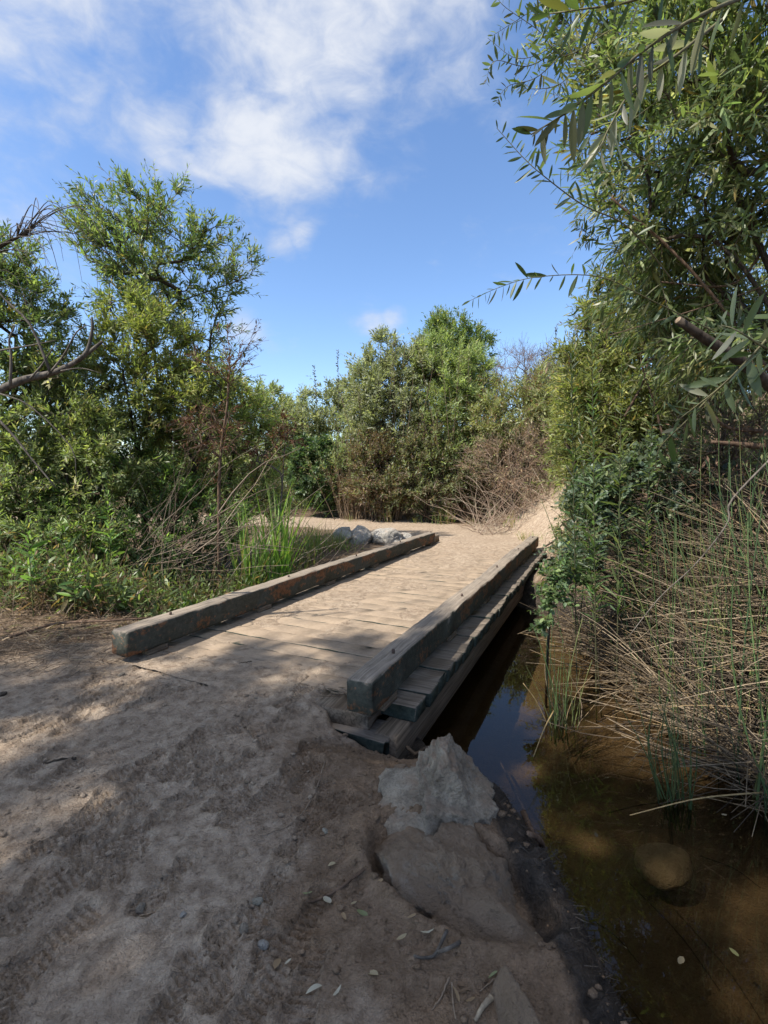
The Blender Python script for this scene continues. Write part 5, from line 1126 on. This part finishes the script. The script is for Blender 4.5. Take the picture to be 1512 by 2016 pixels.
    # long pale stem slanting across the reeds
    P = spline([at(1530, 890, 3.4), at(1440, 985, 3.45), at(1432, 1030, 3.4), at(1370, 1110, 3.45), at(1300, 1175, 3.5), at(1240, 1250, 3.45)], 22); V, T = tube(P - P[-1], np.linspace(.008, .003, 22), 6); o = mk('dead_branch', V, T, M_BARK_G, smooth=True, loc=P[-1]); tag(o, 'long pale bare branch slanting through the bulrushes', 'branch')
    for k, (q, lab) in enumerate([([(1045, 1405), (1105, 1360), (1080, 1560)], 0), ]): pass
    its = [(gnd(1240, 1605, WATER_Z + .03), gnd(1500, 1560, WATER_Z + .12), 'long yellow reed lying out over the water in front of the clump'), (gnd(1050, 1490, WATER_Z + .01), gnd(1090, 1400, WATER_Z + .15), 'bent straw reed dipping into the blue reflection'), (gnd(1030, 1345, WATER_Z + .35), gnd(1078, 1425, WATER_Z + .02), 'folded reed hanging beside the bridge shadow')]
    for a, b_, lab in its:
        P = spline([a, (a + b_) / 2 + np.array([0, 0, .03]), b_], 10); V, T = tube(P - a, np.linspace(.003, .006, 10), 5); o = mk('fallen_reed', V, T, M_STEM, col=np.array([[.40, .29, .14]]), smooth=True, loc=a); tag(o, lab, 'reed', 'single reeds over the water')
build_reeds()

# ------------------------------------------------------------------ small things on the ground
def build_small():
    r = np.random.default_rng(17)
    def stick(name, label, pts, rad, mat=None, col=(.25, .185, .13), zoff=.006, cat='twig', z=0., group='twigs on the dirt'):
        P = np.array([gnd(a, b_, z) for a, b_ in pts]); P[:, 2] = [surf(q[0], q[1]) for q in P]; P[:, 2] += zoff; S = spline(P, 14); S[:, 2] += r.normal(0, .002, 14)
        V, T = tube(S - S[0], np.linspace(rad, rad * .55, 14), 6); o = mk(name, V, T, mat or M_STEM, col=np.array(col)[None] if mat is None else None, smooth=True, loc=S[0]); return tag(o, label, cat, group)
    stick('twig', 'long thin curved twig on the dirt before the sill plank', [(640, 1500), (615, 1570), (575, 1620), (512, 1650)], .0035)
    stick('twig', 'brown twig lying beside the buff slab', [(718, 1725), (660, 1760), (610, 1772), (575, 1772)], .006, M_BARK_B)
    stick('twig', 'pale straight twig beside the small grey pebble', [(360, 1777), (310, 1790), (272, 1803)], .0035, col=(.33, .25, .17))
    stick('twig', 'short dark stick lying on the path at the left', [(150, 1495), (120, 1500), (85, 1507)], .007, M_BARK_D)
    a = stick('twig', 'forked grey twig in the dark soil near the slab', [(886, 1805), (878, 1850), (855, 1880), (815, 1892)], .007, M_BARK_G)
    V, T = tube(np.array([gnd(862, 1875, .025), gnd(885, 1866, .03), gnd(905, 1855, .02)]) - np.array(a.location), [.006, .006, .007], 6); mk('fork', V, T, M_BARK_G, a, smooth=True)
    stick('twig', 'thin twig slanting below the forked twig', [(885, 1930), (868, 1965), (850, 1990)], .003)
    stick('twig', 'thin upright looking twig near the bottom edge', [(890, 1940), (892, 1985), (897, 2016)], .003)
    stick('twig', 'pale wood chip stick beside the narrow pale rock', [(968, 1970), (950, 1995), (935, 2016)], .009, col=(.34, .27, .19))
    stick('twig', 'curled twig near the pale rock foot', [(998, 1915), (970, 1935), (945, 1955)], .0025)
    stick('twig', 'tiny twig by the sill plank', [(575, 1395), (568, 1415)], .003); stick('twig', 'short dark twig on the deck boards', [(495, 1305), (470, 1313)], .004, M_BARK_D, zoff=.03)
    stick('twig', 'dark twig on the sunlit far deck', [(760, 1127), (748, 1136)], .008, M_BARK_D, zoff=.05)
    # roots and stub on the mud edge
    def root(label, pts, rad, mat=M_BARK_B, nm='root'):
        S = spline([gnd(a, b_, z) for a, b_, z in pts], 18); S[:, 2] = np.maximum(S[:, 2], np.maximum(surf(S[:, 0], S[:, 1]) + rad * 1.2, -9) + .02 * (nm != 'sunken_branch')); V, T = tube(S - S[0], rad * (np.linspace(1, .6, 18) + .12 * np.sin(np.arange(18) * 2.1)), 8); o = mk(nm, V, T, mat, smooth=True, loc=S[0]); tag(o, label, 'root', 'roots on the mud bank')
    root('twisted brown root curving down the mud beside the slab', [(1030, 1600, -.47), (1048, 1640, -.42), (1062, 1690, -.36), (1066, 1750, -.36), (1052, 1800, -.38), (1035, 1830, -.4)], .018)
    root('broken log stub pointing out over the water by the boulder', [(905, 1525, -.28), (950, 1560, -.33), (1008, 1590, -.38)], .024, M_BARK_D, 'log_stub')
    root('thin dark root under the bridge edge', [(800, 1470, -.2), (840, 1500, -.25), (900, 1520, -.3)], .012, M_BARK_D)
    root('drowned pale branch beneath the blue reflection', [(1040, 1610, -.52), (1015, 1560, -.6), (985, 1500, -.66)], .012, M_BARK_G, 'sunken_branch')
    # reeds sunk on the creek bed and bits afloat
    for (x0, y0, x1, y1, rad, lab) in [(1290, 1450, 1330, 1700, .012, 'thick dark sunken stem running straight behind the submerged stone'), (1240, 1690, 1420, 1890, .004, 'long sunken reed on the bed in front of the stone'), (1330, 1740, 1512, 1960, .004, 'sunken reed slanting to the corner of the picture'), (1150, 1750, 1260, 1840, .004, 'short sunken reed near the mud edge'), (1380, 1640, 1500, 1700, .004, 'sunken reed right of the stone'), (1200, 1560, 1330, 1540, .004, 'sunken reed below the yellow floating reed'), (1170, 1900, 1300, 2000, .003, 'sunken twig near the bottom edge of the water')]:
        S = spline([gnd(x0, y0, -.66), gnd((x0 + x1) / 2 + 8, (y0 + y1) / 2 - 6, -.66), gnd(x1, y1, -.66)], 10); S[:, 2] = surf(S[:, 0], S[:, 1]) + rad; V, T = tube(S - S[0], np.linspace(rad, rad * .6, 10), 5)
        tag(mk('sunken_reed', V, T, M_STEM, col=np.array([[.05, .04, .028]]), smooth=True, loc=S[0]), lab, 'reed', 'reeds sunk on the creek bed')
    for k, (px, py, lab) in enumerate([(1420, 1605, 'pale leaf floating by the bulrush stems at the right edge'), (1455, 1885, 'leaf floating low in the corner of the water'), (1345, 1885, 'small round leaf floating left of the corner leaf'), (1245, 1480, 'leaf floating near the lone bulrush clump'), (1175, 1650, 'dark leaf floating at the edge of the blue reflection')]):
        q = gnd(px, py, WATER_Z); V0, T0 = LEAF_T['R']; L = .035 + .006 * (k % 3); V = V0 * np.array([L, L * .25, L * .06])
        o = mk('floating_leaf', V, T0, M_DRYLEAF, col=np.array([[(.34, .28, .18), (.2, .19, .08), (.25, .2, .12), (.3, .24, .14), (.1, .08, .05)][k]]), loc=(q[0], q[1], WATER_Z + .004), smooth=True); o.rotation_euler.z = k * 1.9; tag(o, lab, 'leaf', 'leaves floating on the creek')
    # fibrous root mat on the mud
    n = 1100; y = r.uniform(1.2, 2.75, n); x = np.interp(y, [1.2, 1.6, 2.05, 2.4, 2.75], [.86, .84, .80, .72, .60]) + r.normal(-.10, .085, n); z = np.maximum(surf(x, y), WATER_Z) + .003
    A = np.stack([x, y, z], 1); D = norm(np.stack([r.normal(.5, .7, n), r.normal(0, .8, n), r.normal(.05, .22, n)], 1)); L = r.uniform(.01, .045, n)
    V, Q = frusta(A, A + D * L[:, None], np.full(n, .0014), np.full(n, .0006), 3); C = np.array([(.045, .035, .027), (.075, .06, .047), (.03, .023, .018), (.12, .10, .08)])[r.choice(4, n, p=[.4, .25, .25, .1])]
    tag(mk('root_mat', V, Q, M_STEM, col=np.repeat(C, 6, 0)), 'dark fibrous root mat and mud along the water edge', 'debris', kind='stuff')
    # pebbles
    for k, (px, py, s, c, lab) in enumerate([(517, 1858, .014, M_PALE, 'small blue white pebble on the dark soil'), (277, 1786, .016, M_ROCK, 'grey pebble at the end of the pale twig'), (478, 1826, .015, M_ROCK, 'dark pebble left of the dry leaf'), (505, 1770, .016, M_STONE, 'brown pebble among clods'), (360, 1802, .009, M_PALE, 'tiny pale pebble under the pale twig'),
            (790, 1500, .03, M_SLAB, 'buff stone against the sill plank end'), (812, 1520, .022, M_SLAB, 'small buff stone behind the pointed boulder'), (240, 1330, .02, M_ROCK, 'pebble under the near beam end'), (5, 1365, .02, M_BARK_D, 'dark clod at the left edge'), (640, 1640, .012, M_STONE, 'tiny brown pebble beside the curved twig')]):
        q = gnd(px, py); rock('pebble', (q[0], q[1], surf(q[0], q[1]) + s * .35), (s * 1.25, s, s * .75), c, lab, 300 + k, (0, 0, k), 'pebble', 'pebbles on the dirt', planes=8, sub=3, rough=.04)
    # soil clods and grit
    bm = bmesh.new(); bmesh.ops.create_icosphere(bm, subdivisions=1, radius=1); V0 = np.array([v.co for v in bm.verts]); T0 = np.array([[v.index for v in f.verts] for f in bm.faces]); bm.free()
    n = 3400; x = r.uniform(-2.6, .75, n); y = r.uniform(1.0, 3.5, n); keep = (chan_e(x, y) > .15) & (fbm(x * 2.2, y * 2.2, 131, 3) + .35 * sstep(-.8, .3, x) > r.uniform(.3, .95, n)); x = x[keep]; y = y[keep]; n = len(x)
    sz = np.clip(r.lognormal(-5.25, .5, n), .002, .016); V = V0[None] * (1 + r.normal(0, .22, (n, len(V0), 1))) * sz[:, None, None] * np.array([1.2, 1, .75]) + np.stack([x, y, surf(x, y) + sz * .3], 1)[:, None]
    me = mesh_data('soil_clods', V.reshape(-1, 3), (T0[None] + (np.arange(n) * len(V0))[:, None, None]).reshape(-1, 3), M_GROUND, smooth=False)
    dm = np.repeat(sstep(-.75, .1, x), len(V0))
    for nm, v in (('path', np.ones(n * len(V0))), ('damp', dm), ('mud', dm * 0), ('bed', dm * 0)): me.attributes.new(nm, 'FLOAT', 'POINT').data.foreach_set('value', v.astype(np.float32))
    tag(link(bpy.data.objects.new('soil_clods', me)), 'small crumbs and clods of earth strewn over the trodden path', 'clods', kind='stuff')
    # fallen leaves
    labs = ['upper', 'lower']
    spots = [(650, 1790), (672, 1810), (700, 1805), (530, 1835), (645, 1705), (820, 1815), (835, 1782), (828, 1845), (780, 1858), (755, 1745), (890, 1795), (540, 1910), (560, 1905), (655, 1975), (635, 1950), (745, 1930), (775, 1565), (980, 1920), (930, 1955), (935, 1975), (915, 1945), (905, 1985), (1035, 1790), (690, 1790), (595, 1765), (1140, 1600), (25, 1250), (90, 1260), (150, 1270)]
    cols = [(.36, .29, .18), (.26, .18, .105), (.21, .22, .11), (.42, .38, .29), (.16, .105, .065)]
    place = ['beside the tiny twig on damp soil', 'pale on the damp soil', 'light one near the slab foot', 'dry and curled beside the blue pebble', 'small one in the open dirt', 'pale and wide above the forked twig', 'by the slab edge above others', 'narrow one left of the forked twig', 'white speck left of the narrow one', 'alone near the brown twig', 'against the slab', 'grey flake low in the dirt', 'tiny flake by the grey flake', 'near the bottom edge', 'near the bottom between clods', 'white curled piece left of the pale rock', 'by the boulder foot', 'curled white piece beside the pale rock', 'broad brown one at the pale rock', 'lying under the broad brown one', 'white crumb near the pale rock', 'lowest one by the thin twigs', 'long white one on the mud', 'faint one on damp soil', 'faint one beside the brown twig', 'floating near the stone', 'in the litter near the picture edge', 'in the litter by the long stick', 'in the litter near the beam end']
    for k, (px, py) in enumerate(spots):
        q = gnd(px, py); L = r.uniform(.024, .05); c = cols[int(r.integers(5))]; a = r.uniform(0, 6.28)
        V0, T0 = LEAF_T['R' if k % 2 else 'N']; wv = r.uniform(.10, .30); V = V0 * np.array([L, L * wv, L * wv * 1.6]); V[:, 2] += r.uniform(-.3, 1.0) * L * (V0[:, 0] - .5) ** 2; V[:, 1] += r.normal(0, .12) * L * V0[:, 0] ** 2
        o = mk('fallen_leaf', V, T0, M_DRYLEAF, col=np.array(c)[None], loc=(q[0], q[1], surf(q[0], q[1]) + .007), smooth=True); o.rotation_euler = (r.normal(0, .25), r.normal(0, .25), a); tag(o, 'dry fallen leaf ' + place[k], 'fallen leaf', 'dry leaves fallen on the dirt')
    # straw and twig litter off the path, left of the near beam
    n = 1500; px = r.uniform(-10, 330, n); py = 1335 - 120 * r.random(n) ** .7 - 40 * (px > 215); P = np.array([gnd(a, b_) for a, b_ in zip(px, py)]); P[:, 2] = surf(P[:, 0], P[:, 1]) + r.uniform(.005, .05, n)
    D = norm(np.stack([r.normal(0, 1, n), r.normal(0, 1, n), r.normal(0, .15, n)], 1)); L = r.uniform(.04, .22, n)
    V, Q = frusta(P, P + D * L[:, None], np.full(n, .0024), np.full(n, .0012), 3); C = np.array([(.30, .22, .15), (.2, .14, .09), (.12, .08, .055), (.38, .3, .21)])[r.integers(0, 4, n)]
    tag(mk('ground_litter', V, Q, M_STEM, col=np.repeat(C, 6, 0)), 'dry straw and twig litter beside the near beam end', 'litter', kind='stuff')
    # dead leaf litter under the thickets
    n = 9000; x = np.concatenate([r.uniform(-7, -2.3, n // 3), r.uniform(-4, 6, n // 3), r.uniform(2.2, 6, n - 2 * (n // 3))]); y = np.concatenate([r.uniform(4.2, 9, n // 3), r.uniform(13, 19, n // 3), r.uniform(6, 13, n - 2 * (n // 3))])
    pe = path_e(x, y); m = pe > .15; x = x[m]; y = y[m]; n = len(x); P = np.stack([x, y, surf(x, y) + r.uniform(.01, .05, n)], 1)
    C = np.array([(.24, .165, .1), (.16, .10, .065), (.33, .25, .16), (.12, .12, .05)])[r.integers(0, 4, n)]
    V, T, CC = leaf_mesh(P, norm(r.normal(0, 1, (n, 3)) * [1, 1, .25]), norm(r.normal(0, .35, (n, 3)) + [0, 0, 1]), r.uniform(.05, .13, n), r.uniform(.006, .016, n), C, 'F')
    tag(mk('leaf_litter', V, T, M_DRYLEAF, col=CC), 'brown dead leaf litter under the thickets and on the far bank', 'litter', kind='stuff')
build_small()

# ------------------------------------------------------------------ trees behind the viewer whose crowns shade the foreground
def build_shade():
    for i, (x, y, ells, lab) in enumerate([(-11.6, -2.0, [(-10.9, -1.5, 9.6, 1.5, 1.2, .9), (-11.4, -.2, 9.4, 1.4, 1.0, .9), (-12.2, -2.4, 9.2, 1.4, 1.2, .9), (-10.2, .5, 9.6, 1.0, .7, .7, .6)], 'tall willow beside the path far left of the viewer, outside the picture'),
                                           (-9.4, -4.0, [(-9.0, -3.0, 9.7, 1.5, 1.1, .9), (-8.7, -1.3, 9.9, 1.5, 1.1, .9), (-10.2, -3.4, 9.3, 1.3, 1.2, .9), (-8.9, .2, 9.9, 1.2, .8, .8, .6)], 'tall willow behind the viewer with a wide crown, outside the picture'),
                                           (-7.2, -4.2, [(-7.1, -2.9, 9.9, 1.4, 1.1, .9), (-6.5, -1.5, 10.1, 1.4, 1.0, .8), (-7.6, -.7, 10.1, 1.3, 1.0, .8), (-5.7, -2.3, 9.9, 1.0, 1.0, .8), (-7.2, .3, 10.1, 1.0, .7, .7, .5)], 'tall willow behind the viewer with a narrow trunk, outside the picture')]):
        x += .65; y -= 1.2; ells = [(e[0] + .65, e[1] - 1.2, *e[2:]) for e in ells]
        plant('shade_willow', lab, 'tree', (x, y), ells, n=280, tw=7, twL=.45, nl=9, leaf=(.16, .36), pal=WILLOW, seed=80 + i, nstem=2, shell=.1, fine=False)
build_shade()
print('TRIS', sum(len(m.polygons) for m in bpy.data.meshes), 'OBJ', len(bpy.data.objects))
